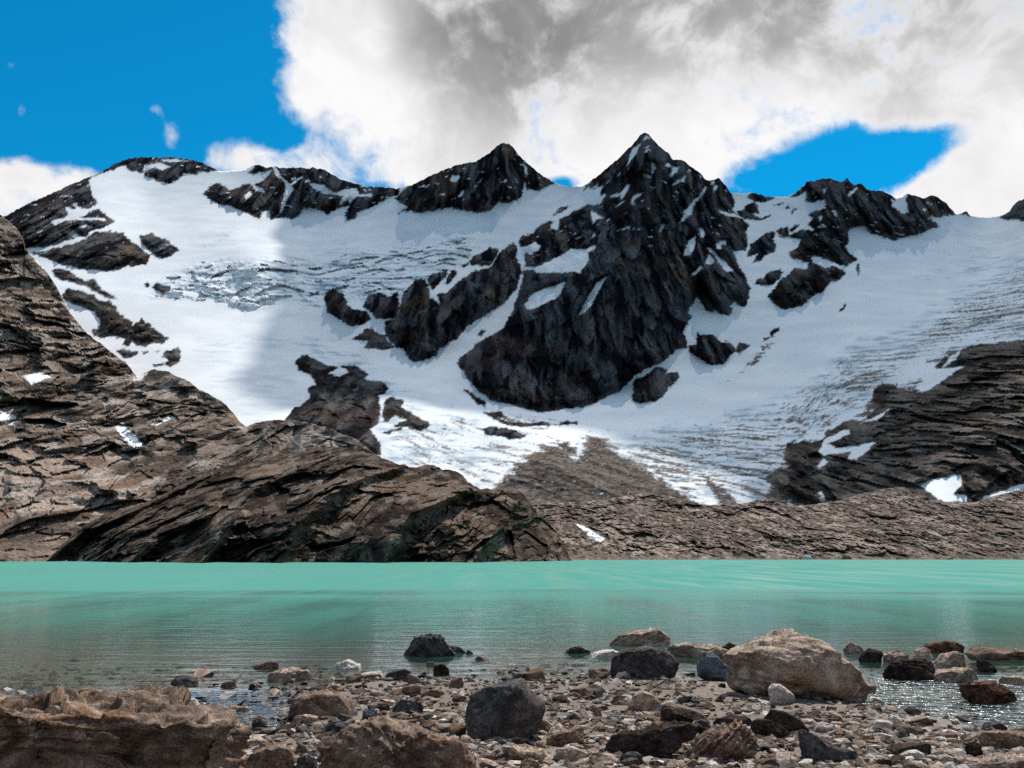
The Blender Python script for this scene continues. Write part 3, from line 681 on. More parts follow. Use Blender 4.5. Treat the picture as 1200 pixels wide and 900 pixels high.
snc = lerp3(ice * sstep(fbm(X0 / 22, Yd / 30, Z0 / 9, 4), -0.25, 0.2), snc, icc)
# grit carried along the flow of the ice, which bends towards the lake
tw_ = 1 - sstep(U, 900, 1000)
fa = 0.62 * X0 - 0.78 * Yd * tw_
fp = 0.78 * X0 * tw_ + 0.62 * Yd + 0.35 * X0 * (1 - tw_)
st = fbm(fp / 7, fa / 60, 0.7, 5, 0.65) + 0.5 * fbm(X0 / 26, Yd / 7, Z0 / 9, 4, 0.6)
sp = fbm(X0 / 3.5, Yd / 5, Z0 / 2.5, 3, 0.7)
dm = sstep(dirt + sstep(dirt, 0, 0.12) * (0.95 * st + 0.40 * sp), 0.30, 0.66)
dtc = lerp3(sstep(0.8 * sp + 1.1 * st, -0.45, 0.5), (0.040, 0.033, 0.028), (0.20, 0.165, 0.14))
snc = lerp3(dm, snc, dtc)
rm = sstep(rock_c + 2.4 * fbm(X0 / 6, Yd / 9, Z0 / 6, 4, 0.65), -0.7, 0.7)
# snow dusted on the ledges of the high crests
dust = sstep(fbm(X0 / 17, Yd / 120, Z0 / 8, 4, 0.6), 0.30, 0.40) * sstep(V, 330, 240) * 0.9
rm = rm * (1 - dust)
col_a = lerp3(rm, snc, rc)
smooth_a = 1 - np.maximum(rm, 0.75 * dm)
Yd2 = Yd - disp
PA = np.stack([Yd2 * rx, Yd2, CAM_H + Yd2 * rz], -1)
# far side of the crest
NB = 16
back = []
for j in range(1, NB + 1):
    t = j / NB
    b = PA[-1].copy()
    b[:, 1] += 420 * t
    b[:, 0] *= (b[:, 1] / PA[-1][:, 1])
    b[:, 2] -= 330 * t ** 1.2 + 22 * fbm(b[:, 0] / 60, b[:, 1] / 60, 0.3, 4) * t
    back.append(b)
PA = np.concatenate([PA, np.stack(back)], 0)
ext = lambda a: np.concatenate([a, np.repeat(a[-1:], NB, 0)], 0)
rock_c, rid, col_a, smooth_a = ext(rock_c), ext(rid), ext(col_a), ext(smooth_a)
NRT = NR + NB
NA = grid_normals(PA)
FA = grid_faces(NRT, NC)
if np.mean(NA[..., 1]) > 0:
    NA = -NA
    FA = FA[:, ::-1]
v_rid = np.where(rock_c > 0, rid, -1).ravel()
f_rid = v_rid[FA]
face_id = np.where((f_rid == f_rid[:, :1]).all(1), f_rid[:, 0], f_rid.max(1))
PAf, NAf = PA.reshape(-1, 3), NA.reshape(-1, 3)
AT = {'col': col_a.reshape(-1, 3), 'smooth': smooth_a.ravel()}


def split_obj(name, fsel, mat):
    F_ = FA[fsel]
    if len(F_) == 0:
        return None
    used, inv = np.unique(F_.ravel(), return_inverse=True)
    return mesh_obj(name, PAf[used], inv.reshape(F_.shape), mat, {k: a[used] for k, a in AT.items()}, NAf[used])


g_o = split_obj('glacier', face_id == -1, M_MOUNT)
tag(g_o, 'white glacier and snowfields filling the basin between the dark peaks', 'glacier', None, 'structure')
for i, (poly, nm, lb, gr, bl, wm) in enumerate(ROCKS):
    o = split_obj(nm, face_id == i, M_MOUNT)
    if o:
        tag(o, lb, 'mountain' if gr is None else 'rock', gr, 'structure')

# ------------------------------------------------------------------ brown rock: valley side, crag, far shore
M_SLOPE = terrain_material('brown_valley_rock', 0.8, 0.9)
M_CRAG = terrain_material('brown_crag_rock', 1.3, 0.6)
M_SHORE = terrain_material('far_shore_scree', 1.1, 0.7)


def layer(name, u0, u1, nc, nr, top, bottom_v, ctrl, relief, mat, pal, snow_polys, dirt_polys, label, back=(60, 40, 10), sky_rough=1.5, seed=0.0, snow_label=None, tpow=1.0, ledges=()):
    u = np.linspace(u0, u1, nc)
    s = skyline_fn(top, u, sky_rough, seed)
    T = np.linspace(0, 1, nr) ** tpow
    U = np.repeat(u[None], nr, 0)
    bv = np.interp(u, [b[0] for b in bottom_v], [b[1] for b in bottom_v])
    V = bv[None] + (s - bv)[None] * T[:, None]
    ev = tps([(a / 200, b / 200) for a, b, _ in ctrl], np.log([y for *_, y in ctrl]))
    Y = np.exp(ev(U / 200, V / 200))
    Y = np.maximum.accumulate(Y, axis=0)
    rx, rz = ray(U, V)
    d = relief(Y * rx, Y, CAM_H + Y * rz, U, V)
    for pts, amp, relax in ledges:
        P = np.asarray(pts, float)
        vt = np.interp(U, P[:, 0], P[:, 1]) + 3 * fbm(U / 14, seed, 1.1, 3)
        vb = np.interp(U, P[:, 0], P[:, 2]) + 3 * fbm(U / 14, seed, 6.1, 3)
        win = sstep(U, P[0, 0], P[0, 0] + 10) * (1 - sstep(U, P[-1, 0] - 10, P[-1, 0]))
        up = np.clip((vb - V) / np.maximum(vb - vt, 1), 0, 1)
        dn = np.clip(1 - (vt - V) / relax, 0, 1)
        d = d + amp * win * np.where(V > vt, up, dn * dn)
    d = d * (0.4 + 0.6 * sstep(1 - T, 0, 0.06))[:, None]
    Y = Y - d
    P = np.stack([Y * rx, Y, CAM_H + Y * rz], -1)
    fu, fv = 3.0 * fbm(U / 9, V / 9, 2.5, 3, 0.6), 3.0 * fbm(U / 9, V / 9, 9.5, 3, 0.6)
    sn = np.full(U.shape, -14.0)
    for p in snow_polys:
        sn = np.maximum(sn, poly_sdf(p, U + fu, V + fv))
    dt = np.zeros(U.shape)
    for p, k in dirt_polys:
        dt = np.maximum(dt, k * sstep(poly_sdf(p, U + 2 * fu, V + 2 * fv), -4, 8))
    # colour of the rock itself
    X_, Y_, Z_ = P[..., 0], P[..., 1], P[..., 2]
    k = pal['size']
    fh, fr = facet(X_ / k, Y_ / (5 * k), Z_ / (0.8 * k), 77)
    fr = fr.reshape(U.shape)
    n1 = fbm(X_ / (2.2 * k), Y_ / (9 * k), Z_ / (1.7 * k), 5, 0.62)
    n2 = fbm(X_ / (9 * k), Y_ / (25 * k), Z_ / (7 * k), 4, 0.55)
    cl = lerp3(sstep(n1 + 0.55 * (fr - 0.5), -0.3, 0.35), pal['dark'], pal['light'])
    cl = lerp3(0.75 * sstep(n2 + 0.5 * n1 + 0.3 * (fr - 0.5), 0.02, 0.40), cl, pal['pale'])
    cl = lerp3(0.6 * sstep(n2 - 0.4 * n1, 0.08, 0.40), cl, pal['rust'])
    cl = lerp3(sstep(dt + 0.5 * n1, 0.35, 0.6), cl, lerp3(sstep(n1, -0.3, 0.3), (0.10, 0.076, 0.06), (0.20, 0.158, 0.128)))
    cl = lerp3(sstep(sn + 2.5 * n1, -0.6, 0.6), cl, (0.85, 0.85, 0.86))
    nb, run, drop = back[2], back[0], back[1]
    rows = []
    for j in range(1, nb + 1):
        t = j / nb
        b = P[-1].copy()
        b[:, 1] += run * t
        b[:, 0] *= b[:, 1] / P[-1][:, 1]
        b[:, 2] -= drop * t ** 1.3 + 2.5 * fbm(b[:, 0] / 12, b[:, 1] / 12, seed, 3) * t
        rows.append(b)
    P = np.concatenate([P, np.stack(rows)], 0)
    ex = lambda a: np.concatenate([a, np.repeat(a[-1:], nb, 0)], 0)
    sn, cl = ex(sn), ex(cl)
    N = grid_normals(P)
    F = grid_faces(nr + nb, nc)
    if np.mean(N[..., 1]) > 0:
        N, F = -N, F[:, ::-1]
    P, N = P.reshape(-1, 3), N.reshape(-1, 3)
    A = {'col': cl.reshape(-1, 3), 'smooth': (0.9 * (sn.ravel() > 0)).astype(np.float32)}
    is_s = (sn.ravel() > 0)[F].all(1)

    def part(nm, sel, lb, cat, gr=None):
        F_ = F[sel]
        if len(F_) == 0:
            return
        used, inv = np.unique(F_.ravel(), return_inverse=True)
        tag(mesh_obj(nm, P[used], inv.reshape(F_.shape), mat, {k: a[used] for k, a in A.items()}, N[used]), lb, cat, gr, 'structure')
    part(name, ~is_s, label, 'rock')
    if snow_label:
        part('snow_patch', is_s, snow_label, 'snow')
    return P


r7 = lambda p: CR(0, 400, 3, p)


def blocks(X, Y, Z, a, b, seed=0):
    return facet(X / a, Y / (4.5 * a), Z / b, seed)[0].reshape(X.shape)


def relief_slope(X, Y, Z, U, V):
    w1, w2 = fbm(X / 40, Y / 160, Z / 40, 4), fbm(X / 40, Y / 160, Z / 40 + 9, 4)
    Xw, Zw = X + 14 * w1, Z + 14 * w2
    p = (0.72 * X + 0.70 * Z) / 34 + 1.8 * w1
    low = sstep(V, 500, 560)
    brk = sstep(fbm(X / 50, Y / 200, Z / 50 + 3, 3), -0.25, 0.25)        # broken ground between smoother slabs
    sk_ = Xw + 0.7 * Zw
    return ((1 - low) * 13.0 * saw(p, 0.3) * sstep(w2, -0.35, 0.15) + 2.0 * low * saw(Z / 9 + 1.6 * w1, 0.25) + 18 * fbm(X / 60, Y / 200, Z / 50, 4, 0.5)
            + 17.0 * blocks(sk_, Y, Zw, 25, 20) + (3 + 6.0 * brk) * blocks(sk_, Y, Zw, 9.5, 7, 9) + (0.8 + 2.6 * brk) * blocks(sk_, Y, Zw, 3.6, 2.6, 19)
            ) * (0.42 + 0.58 * sstep(Y, 210, 420))


def ribs_along(U, V, lines, amp, wide, steep_):
    """crests that stand out of the face: gentle on the upper side, steep below"""
    out = np.zeros(U.shape)
    for pts in lines:
        best = np.full(U.shape, 1e9)
        side = np.ones(U.shape)
        for (x0, y0), (x1, y1) in zip(pts[:-1], pts[1:]):
            dx, dy = x1 - x0, y1 - y0
            t = np.clip(((U - x0) * dx + (V - y0) * dy) / (dx * dx + dy * dy), 0, 1)
            ex, ey = U - x0 - t * dx, V - y0 - t * dy
            q = np.hypot(ex, ey)
            m = q < best
            best = np.where(m, q, best)
            side = np.where(m, np.sign(dx * ey - dy * ex), side)
        out = np.maximum(out, amp * np.exp(-best / np.where(side < 0, wide, steep_)))
    return out


C_TOP = [(-150, 215), (-80, 228), (-30, 240), (0, 252), (6, 256), (13, 262), (20, 268), (27, 280), (30, 292), (38, 300), (48, 311), (57, 321), (65, 334), (73, 350), (81, 364), (90, 377),
         (100, 388), (110, 397), (120, 403), (133, 415), (147, 424), (157, 437), (162, 441), (168, 437), (180, 433), (197, 435), (205, 440), (213, 443), (223, 449), (233, 457), (245, 462), (257, 468), (265, 475), (273, 483),
         (281, 494), (288, 500), (300, 495), (315, 493), (327, 492), (340, 491), (350, 493), (365, 497), (383, 500), (400, 508), (417, 515), (440, 532), (470, 560), (500, 600)]
C_CTRL = [(-150, 215, 700), (0, 252, 640), (30, 290, 610), (65, 345, 575), (110, 397, 540), (160, 440, 490), (215, 443, 475), (288, 500, 420), (345, 492, 385), (420, 516, 350), (480, 570, 310),
          (0, 400, 480), (0, 500, 375), (-140, 450, 430), (100, 490, 410), (160, 500, 400), (200, 530, 365), (300, 545, 340), (0, 570, 290), (0, 600, 265), (0, 630, 240), (0, 660, 214), (-150, 660, 214), (60, 640, 240), (60, 662, 222),
          (150, 600, 290), (250, 570, 320), (300, 640, 280), (480, 640, 290)]
layer('rock_slope', -150, 480, 560, 320, C_TOP, [(-150, 664), (500, 664)], C_CTRL, relief_slope, M_SLOPE, dict(size=5.0, dark=(0.081, 0.061, 0.049), light=(0.260, 0.204, 0.166), pale=(0.442, 0.370, 0.319), rust=(0.260, 0.169, 0.117)),
      [r7([(78, 120), (140, 108), (182, 125), (110, 152)]), r7([(-40, 235), (0, 243), (55, 265), (40, 297), (0, 275), (-40, 270)]), r7([(405, 300), (430, 286), (462, 320), (508, 368), (470, 377), (438, 345)]),
       r7([(533, 292), (600, 264), (618, 270), (550, 295)]), a6([(248, 745), (280, 760), (325, 800), (300, 815), (262, 775)]), r7([(480, 120), (520, 110), (500, 130), (470, 135)])],
      [(r7([(-450, 700), (150, 690), (200, 720), (170, 790), (-450, 790)]), 0.6)],
      'brown fractured rock slope climbing from the lake to the dark shoulder', (150, 60, 10), 3.0, 4.4,
      'small white snow patches lying on the brown fractured slope', 1.0,
      [([(5, 566, 590), (60, 562, 594), (110, 566, 596), (165, 585, 600)], 9, 22), ([(15, 604, 622), (70, 600, 630), (128, 608, 628)], 7, 16),
       ([(122, 470, 498), (140, 474, 502), (165, 480, 502)], 9, 22), ([(172, 470, 492), (190, 474, 490), (212, 466, 478)], 8, 18), ([(160, 512, 522), (200, 502, 514), (255, 505, 512)], 5, 12)])


CRAG_RIBS = [[(50, 660), (100, 618), (173, 590), (262, 550)], [(232, 662), (267, 613), (290, 572), (330, 558), (365, 552)], [(325, 662), (345, 622), (380, 585), (430, 556), (470, 545)],
             [(448, 662), (480, 602), (530, 580), (562, 572)], [(556, 662), (590, 617), (614, 582)], [(150, 662), (190, 625), (240, 600)]]


def relief_crag(X, Y, Z, U, V):
    w1, w2 = fbm(X / 18, Y / 70, Z / 18, 4), fbm(X / 18, Y / 70, Z / 18 + 9, 4)
    Xw, Zw = X + 6 * w1, Z + 6 * w2
    p = (-0.60 * X + 0.80 * Z) / 17 + 1.2 * w1
    brk = sstep(fbm(X / 24, Y / 100, Z / 24 + 3, 3), -0.25, 0.25)
    sk_ = Xw - 0.7 * Zw
    r = ribs_along(U + 14 * w1, V + 14 * w2, CRAG_RIBS, 23, 36, 8)
    return r + 4.0 * saw(p, 0.34) * sstep(w2, -0.3, 0.2) + 12 * fbm(X / 30, Y / 120, Z / 22, 4, 0.5) \
        + 6.5 * blocks(sk_, Y, Zw, 11, 8) + (1.2 + 2.2 * brk) * blocks(sk_, Y, Zw, 4.2, 3.1, 9) + (0.4 + 1.0 * brk) * blocks(sk_, Y, Zw, 1.6, 1.2, 19)


D_TOP = [(40, 666), (50, 660), (58, 653), (70, 640), (83, 628), (100, 614), (120, 604), (140, 597), (173, 587), (200, 573), (227, 560), (245, 553), (260, 548), (280, 543), (300, 540), (325, 536), (345, 533), (365, 527), (385, 523), (405, 524), (420, 528), (440, 533),
         (455, 540), (467, 543), (480, 547), (490, 547), (500, 544), (508, 545), (517, 548), (530, 551), (537, 553), (545, 560), (548, 564), (563, 572), (578, 573), (593, 574), (603, 574), (610, 576), (616, 583), (620, 588), (630, 601), (640, 610), (647, 618), (655, 628), (660, 638), (667, 652), (676, 664)]
D_CTRL = [(57, 662, 236), (120, 662, 216), (250, 664, 202), (400, 664, 200), (550, 664, 205), (640, 662, 222), (672, 659, 250), (100, 618, 262), (173, 590, 275), (260, 550, 290), (345, 535, 300), (400, 524, 305), (500, 546, 292), (610, 577, 278), (650, 622, 268),
          (150, 630, 226), (250, 615, 219), (400, 605, 217), (400, 560, 248), (500, 605, 222), (580, 615, 232), (620, 630, 240), (300, 570, 250), (520, 575, 250)]
layer('rock_crag', 45, 674, 720, 180, D_TOP, [(45, 668), (250, 666), (550, 666), (674, 664)], D_CTRL, relief_crag, M_CRAG, dict(size=2.6, dark=(0.039, 0.029, 0.024), light=(0.132, 0.100, 0.080), pale=(0.244, 0.201, 0.167), rust=(0.146, 0.093, 0.060)), [], [],
      'rugged dark brown crag dropping straight into the turquoise lake', (45, 26, 8), 4.5, 9.1, None, 1.0,
      [([(330, 545, 560), (350, 535, 563), (385, 531, 562), (414, 545, 555)], 6, 18), ([(480, 606, 632), (510, 610, 636), (542, 622, 636)], 5, 14), ([(140, 600, 650), (200, 592, 655), (262, 570, 655)], 4, 8)])


def relief_shore(X, Y, Z, U, V):
    w1, w2 = fbm(X / 22, Y / 90, Z / 12, 4), fbm(X / 22, Y / 90, Z / 12 + 9, 4)
    k = sstep(Z, -0.5, 3.0)
    brk = sstep(fbm(X / 26, Y / 120, Z / 10 + 3, 3), -0.2, 0.25)
    q = (0.08 * X + 1.0 * Z) / 8.5 + 1.5 * w1
    Xw, Zw = X + 6 * w1, Z + 3 * w2
    return k * (4.0 * saw(q, 0.22) * sstep(w2, 0.08, 0.35) + 6 * fbm(X / 45, Y / 150, Z / 14, 4)
                + (1.5 + 4.5 * brk) * blocks(Xw, Y, Zw, 9, 4.5) + (0.8 + 2.6 * brk) * blocks(Xw, Y, Zw, 3.2, 1.9, 9) + 1.7 * blocks(Xw, Y, Zw, 1.4, 0.9, 19))


B_TOP = [(540, 602), (600, 594), (640, 587), (680, 589), (720, 583), (760, 577), (785, 581), (800, 587), (830, 592), (870, 590), (890, 585), (905, 583), (920, 588), (935, 593), (960, 590), (985, 586), (1010, 578), (1040, 572), (1060, 571),
         (1072, 580), (1085, 588), (1110, 591), (1140, 589), (1160, 583), (1200, 572), (1250, 555), (1340, 540)]
B_CTRL = [(540, 659, 285), (800, 658, 290), (1100, 658, 295), (1340, 658, 295), (540, 642, 310), (800, 640, 318), (1100, 640, 318), (1340, 640, 315), (540, 615, 352), (800, 612, 365), (1100, 612, 360), (1340, 600, 365), (540, 600, 400), (760, 578, 425), (900, 585, 420), (1050, 575, 425), (1200, 575, 415), (1340, 542, 450)]
layer('moraine', 545, 1338, 940, 140, B_TOP, [(545, 660), (1340, 660)], B_CTRL, relief_shore, M_SHORE, dict(size=1.2, dark=(0.094, 0.071, 0.059), light=(0.237, 0.188, 0.155), pale=(0.438, 0.375, 0.325), rust=(0.213, 0.146, 0.106)),
      [s3([(270, 700), (300, 705), (390, 760), (370, 778), (330, 750)])],
      [([(560, 662), (560, 640), (700, 640), (760, 652), (900, 648), (1000, 645), (1100, 640), (1250, 630), (1250, 662)], 0.5), ([(1100, 600), (1200, 590), (1250, 600), (1250, 640), (1150, 640)], 0.5)],
      'low brown moraine of broken rock along the far lakeshore', (120, 14, 8), 1.6, 2.9, 'narrow white snow streak on the far brown moraine', 1.0,
      [([(880, 626, 636), (925, 628, 640), (985, 622, 630)], 4, 8), ([(995, 622, 632), (1040, 620, 634), (1092, 624, 630)], 4, 8), ([(828, 640, 653), (850, 638, 655), (868, 644, 653)], 3, 6), ([(1120, 628, 636), (1150, 626, 636), (1172, 628, 634)], 3, 7),
       ([(740, 580, 588), (760, 578, 588), (775, 582, 588)], 4, 6), ([(618, 582, 592), (660, 584, 598), (690, 588, 594)], 4, 6)])

# ------------------------------------------------------------------ shore ground, lake
G_PIX = [(260, 800, -.03), (330, 801, -.005), (420, 797, 0.0), (500, 797, .0), (600, 793, 0), (700, 789, 0), (760, 792, .01), (830, 797, .0), (870, 800, .01), (940, 806, .0), (985, 815, -.01),
         (1010, 806, -.06), (1080, 822, -.06), (1150, 840, -.06), (1200, 848, -.06), (1000, 785, -.10), (1090, 795, -.09), (1200, 800, -.08), (1010, 833, .02), (1080, 846, .02), (1140, 858, .02), (1200, 868, .02), (1250, 876, .02),
         (280, 850, -.015), (300, 830, -.03), (255, 830, -.03), (335, 868, .03), (285, 878, .03), (240, 890, .05), (330, 815, -.01), (360, 845, .02),
         (600, 850, .10), (700, 830, .06), (850, 822, .05), (900, 860, .12), (500, 838, .05), (430, 840, .05), (600, 898, .17), (1000, 888, .13), (1200, 898, .12), (800, 895, .18), (420, 890, .12), (700, 870, .13), (1100, 870, .07),
         (600, 760, -.22), (450, 770, -.12), (300, 775, -.12), (150, 780, -.16), (0, 780, -.25), (200, 755, -.30), (750, 765, -.12), (900, 765, -.18), (1000, 765, -.15), (1100, 762, -.15), (1200, 768, -.15), (600, 735, -.7), (300, 735, -.7), (900, 735, -.6), (1200, 740, -.5), (0, 745, -.7),
         (600, 705, -2.2), (0, 705, -2.2), (1200, 705, -2.2), (100, 830, -.02), (0, 850, .1), (100, 890, .1), (-100, 850, .1), (1400, 870, -.05), (1400, 800, -.1), (-200, 780, -.2)]


def lg(x, y):
    r = np.sqrt(x * x + y * y) + 1e-6
    return np.arctan2(x, np.maximum(y, 0.3)) * 1.6, np.log(np.maximum(r, 1.0))


_gp, _gv = [], []
for u, v, z in G_PIX:
    a, b = ray(u, v)
    y = (z - CAM_H) / b
    _gp.append(lg(float(a * y), float(y)))
    _gv.append(z)
for x, y, z in [(-3, 3.5, .2), (0, 3.5, .24), (3, 3.5, .2), (-4, 1.5, .3), (4, 1.5, .3), (0, 1.2, .32)]:
    _gp.append(lg(x, y))
    _gv.append(z)
_gev = tps(_gp, np.array(_gv))


def ground_base(x, y):
    g = _gev(*lg(np.asarray(x, float), np.asarray(y, float)))
    x, y = np.asarray(x, float), np.asarray(y, float)
    g = np.clip(g, -3.0, 0.35)
    bank = sstep(-y, 1.0, 45.0)  # unseen rise behind the camera, added to hold sky light off front faces
    g = g * sstep(y, -2.0, 1.0) + (1 - sstep(y, -2.0, 1.0)) * 0.3 + 20.0 * bank
    far = sstep(y, 11, 17)
    g = g * (1 - far) + far * np.maximum(-0.07 - 0.022 * (y - 14), -1.2)
    return g


def ground_z(x, y):
    x, y = np.asarray(x, float), np.asarray(y, float)
    amp = 0.35 + 0.65 * sstep(y, 40, 10)
    return ground_base(x, y) + amp * (0.030 * fbm(x / 0.9, y / 0.9, 0.4, 4, 0.55) + 0.012 * fbm(x / 0.18, y / 0.18, 3.4, 3, 0.6))


def ground_material():
    m, t = new_mat('shore_grit')
    co = t.n('ShaderNodeTexCoord').outputs['Object']
    hz = t.n('ShaderNodeSeparateXYZ', ins={0: t.n('ShaderNodeNewGeometry').outputs['Position']}).outputs[2]
    n1 = t.noise(co, 1.1, 6.0, 0.6)
    n2 = t.noise(co, 22.0, 6.0, 0.7)
    vc = t.n('ShaderNodeTexVoronoi', feature='F1', ins={'Vector': co, 'Scale': 42.0})
    v2 = t.n('ShaderNodeTexVoronoi', feature='F1', ins={'Vector': co, 'Scale': 95.0})
    g1 = t.n('ShaderNodeSeparateColor', ins={0: vc.outputs['Color']}).outputs[0]
    g2 = t.n('ShaderNodeSeparateColor', ins={0: v2.outputs['Color']}).outputs[0]
    c = t.mix(t.step(n1, 0.3, 0.7), (0.105, 0.076, 0.058), (0.195, 0.148, 0.116))
    st = t.mix(g1, (0.05, 0.042, 0.036), (0.40, 0.345, 0.30))
    c = t.mix(t.m('MULTIPLY', t.step(vc.outputs['Distance'], 0.5, 0.2), t.step(g2, 0.25, 0.6)), c, st)
    c = t.mix(t.m('MULTIPLY', t.step(n2, 0.5, 0.72), 0.4), c, (0.28, 0.235, 0.20))
    wet = t.step(t.m('ADD', hz, t.m('MULTIPLY', t.m('SUBTRACT', n1, 0.5), 0.05)), 0.035, -0.005)
    c = t.mix(t.m('MULTIPLY', wet, 0.6), c, (0.105, 0.071, 0.050))
    h = t.m('ADD', t.m('MULTIPLY', t.step(vc.outputs['Distance'], 0.6, 0.05), 0.7), t.m('ADD', t.m('MULTIPLY', n2, 0.5), t.m('MULTIPLY', t.step(v2.outputs['Distance'], 0.6, 0.05), 0.35)))
    bp = t.n('ShaderNodeBump', ins={'Strength': 1.0, 'Distance': 0.022, 'Height': h})
    b = principled(t, **{'Base Color': c, 'Roughness': t.mixf(wet, 0.9, 0.45), 'Normal': bp.outputs[0]})
    t.n('ShaderNodeOutputMaterial', ins={'Surface': b.outputs[0]})
    return m


th = np.concatenate([np.linspace(-math.pi, -0.85, 26)[:-1], np.linspace(-0.85, 0.85, 360), np.linspace(0.85, math.pi, 26)[1:]])
rr = np.concatenate([[0.01, 1.2, 2.2, 3.2, 4.0], np.geomspace(4.5, 16, 210), np.geomspace(16.4, 70, 40), np.geomspace(80, 520, 14)])
TH, RR = np.meshgrid(th, rr)
GX, GY = RR * np.sin(TH), RR * np.cos(TH)
PG = np.stack([GX, GY, ground_z(GX, GY)], -1)
FG = grid_faces(len(rr), len(th))
og = mesh_obj('shore_ground', PG.reshape(-1, 3), FG[:, ::-1], ground_material())
tag(og, 'brown gritty lakeshore ground sloping under the clear shallows', 'ground', None, 'structure')


def water_material():
    m, t = new_mat('glacial_water')
    co = t.n('ShaderNodeTexCoord').outputs['Object']
    depth, ruffle, stream = attr(t, 'depth'), attr(t, 'ruffle'), attr(t, 'stream')
    # long low ripples near the shore, wind chop beyond, a lively outlet stream
    wv_ = t.noise(t.mapping(co, (0.55, 2.6, 1.0), (0, 0, 0.04)), 1.0, 4.0, 0.5, 0.8)
    wv2 = t.noise(t.mapping(co, (1.6, 7.0, 1.0), (0, 0, -0.06)), 1.0, 3.0, 0.5, 0.4)
    ch = t.noise(t.mapping(co, (1.2, 1.6, 1.0)), 1.0, 5.0, 0.6)
    stn = t.noise(t.mapping(co, (5, 9, 1), (0, 0, 0.4)), 1.0, 2.0, 0.5)
    h = t.m('ADD', t.m('MULTIPLY', wv_, 0.024), t.m('MULTIPLY', wv2, 0.006))
    h = t.m('ADD', h, t.m('MULTIPLY', t.m('MULTIPLY', ruffle, ch), 0.09))
    h = t.m('ADD', h, t.m('MULTIPLY', t.m('MULTIPLY', stream, stn), 0.10))
    bp = t.n('ShaderNodeBump', ins={'Strength': 1.0, 'Distance': 1.0, 'Height': h})
    fr = t.n('ShaderNodeFresnel', ins={'IOR': 1.333, 'Normal': bp.outputs[0]})
    patch = t.noise(t.mapping(co, (0.03, 0.012, 1)), 1.0, 4.0, 0.6)
    turq = t.mix(patch, (0.058, 0.203, 0.166), (0.078, 0.250, 0.206))
    body = t.n('ShaderNodeBsdfDiffuse', ins={'Color': turq})
    clear = t.n('ShaderNodeBsdfTransparent', ins={'Color': (0.80, 0.86, 0.80)})
    op = t.m('SUBTRACT', 1.0, t.m('EXPONENT', t.m('MULTIPLY', depth, -1.3)))
    base = t.n('ShaderNodeMixShader', ins={0: op, 1: clear.outputs[0], 2: body.outputs[0]})
    gl = t.n('ShaderNodeBsdfGlossy', ins={'Color': (1, 1, 1), 'Roughness': t.mixf(ruffle, 0.07, 0.20), 'Normal': bp.outputs[0]})
    rip = t.noise(t.mapping(co, (0.5, 0.05, 1), (0, 0, 0.02)), 1.0, 4.0, 0.65)
    f = t.m('MULTIPLY', fr.outputs[0], t.mixf(ruffle, t.m('ADD', 0.36, t.m('MULTIPLY', t.step(rip, 0.35, 0.65), 0.24)), t.m('MULTIPLY', t.step(rip, 0.38, 0.72), 0.26)))
    mx = t.n('ShaderNodeMixShader', ins={0: f, 1: base.outputs[0], 2: gl.outputs[0]})
    t.n('ShaderNodeOutputMaterial', ins={'Surface': mx.outputs[0]})
    return m


tw = np.linspace(-1.2, 1.2, 300)
rw = np.concatenate([np.geomspace(4.0, 45, 200), np.geomspace(46, 430, 60)])
TW, RW = np.meshgrid(tw, rw)
WX, WY = RW * np.sin(TW), RW * np.cos(TW)
WD = np.clip(-ground_base(WX, WY), 0, 3) + 0.045 * np.maximum(WY - 14, 0) + 0.006 * np.maximum(WY - 15, 0) ** 2
ruf = sstep(WY + 16 * fbm(WX / 30, WY / 7, 0.8, 4, 0.6) * sstep(WY, 12, 30), 27, 50)
# the outlet riffle on one side, the trickling shallows on the other
strm = sstep(WX, 3.0, 3.7) * sstep(WY, 13.0, 11.5) + 1.5 * sstep(-WX, 1.3, 1.8) * sstep(WY, 11.4, 10.0)
PW = np.stack([WX, WY, np.zeros_like(WX)], -1)
ow = mesh_obj('lake', PW.reshape(-1, 3), grid_faces(len(rw), len(tw))[:, ::-1], water_material(), {'depth': WD, 'ruffle': ruf, 'stream': np.clip(strm, 0, 1.5)})
tag(ow, 'turquoise glacial lake with wind ruffled far water and calm clear shallows', 'lake', None, 'structure')

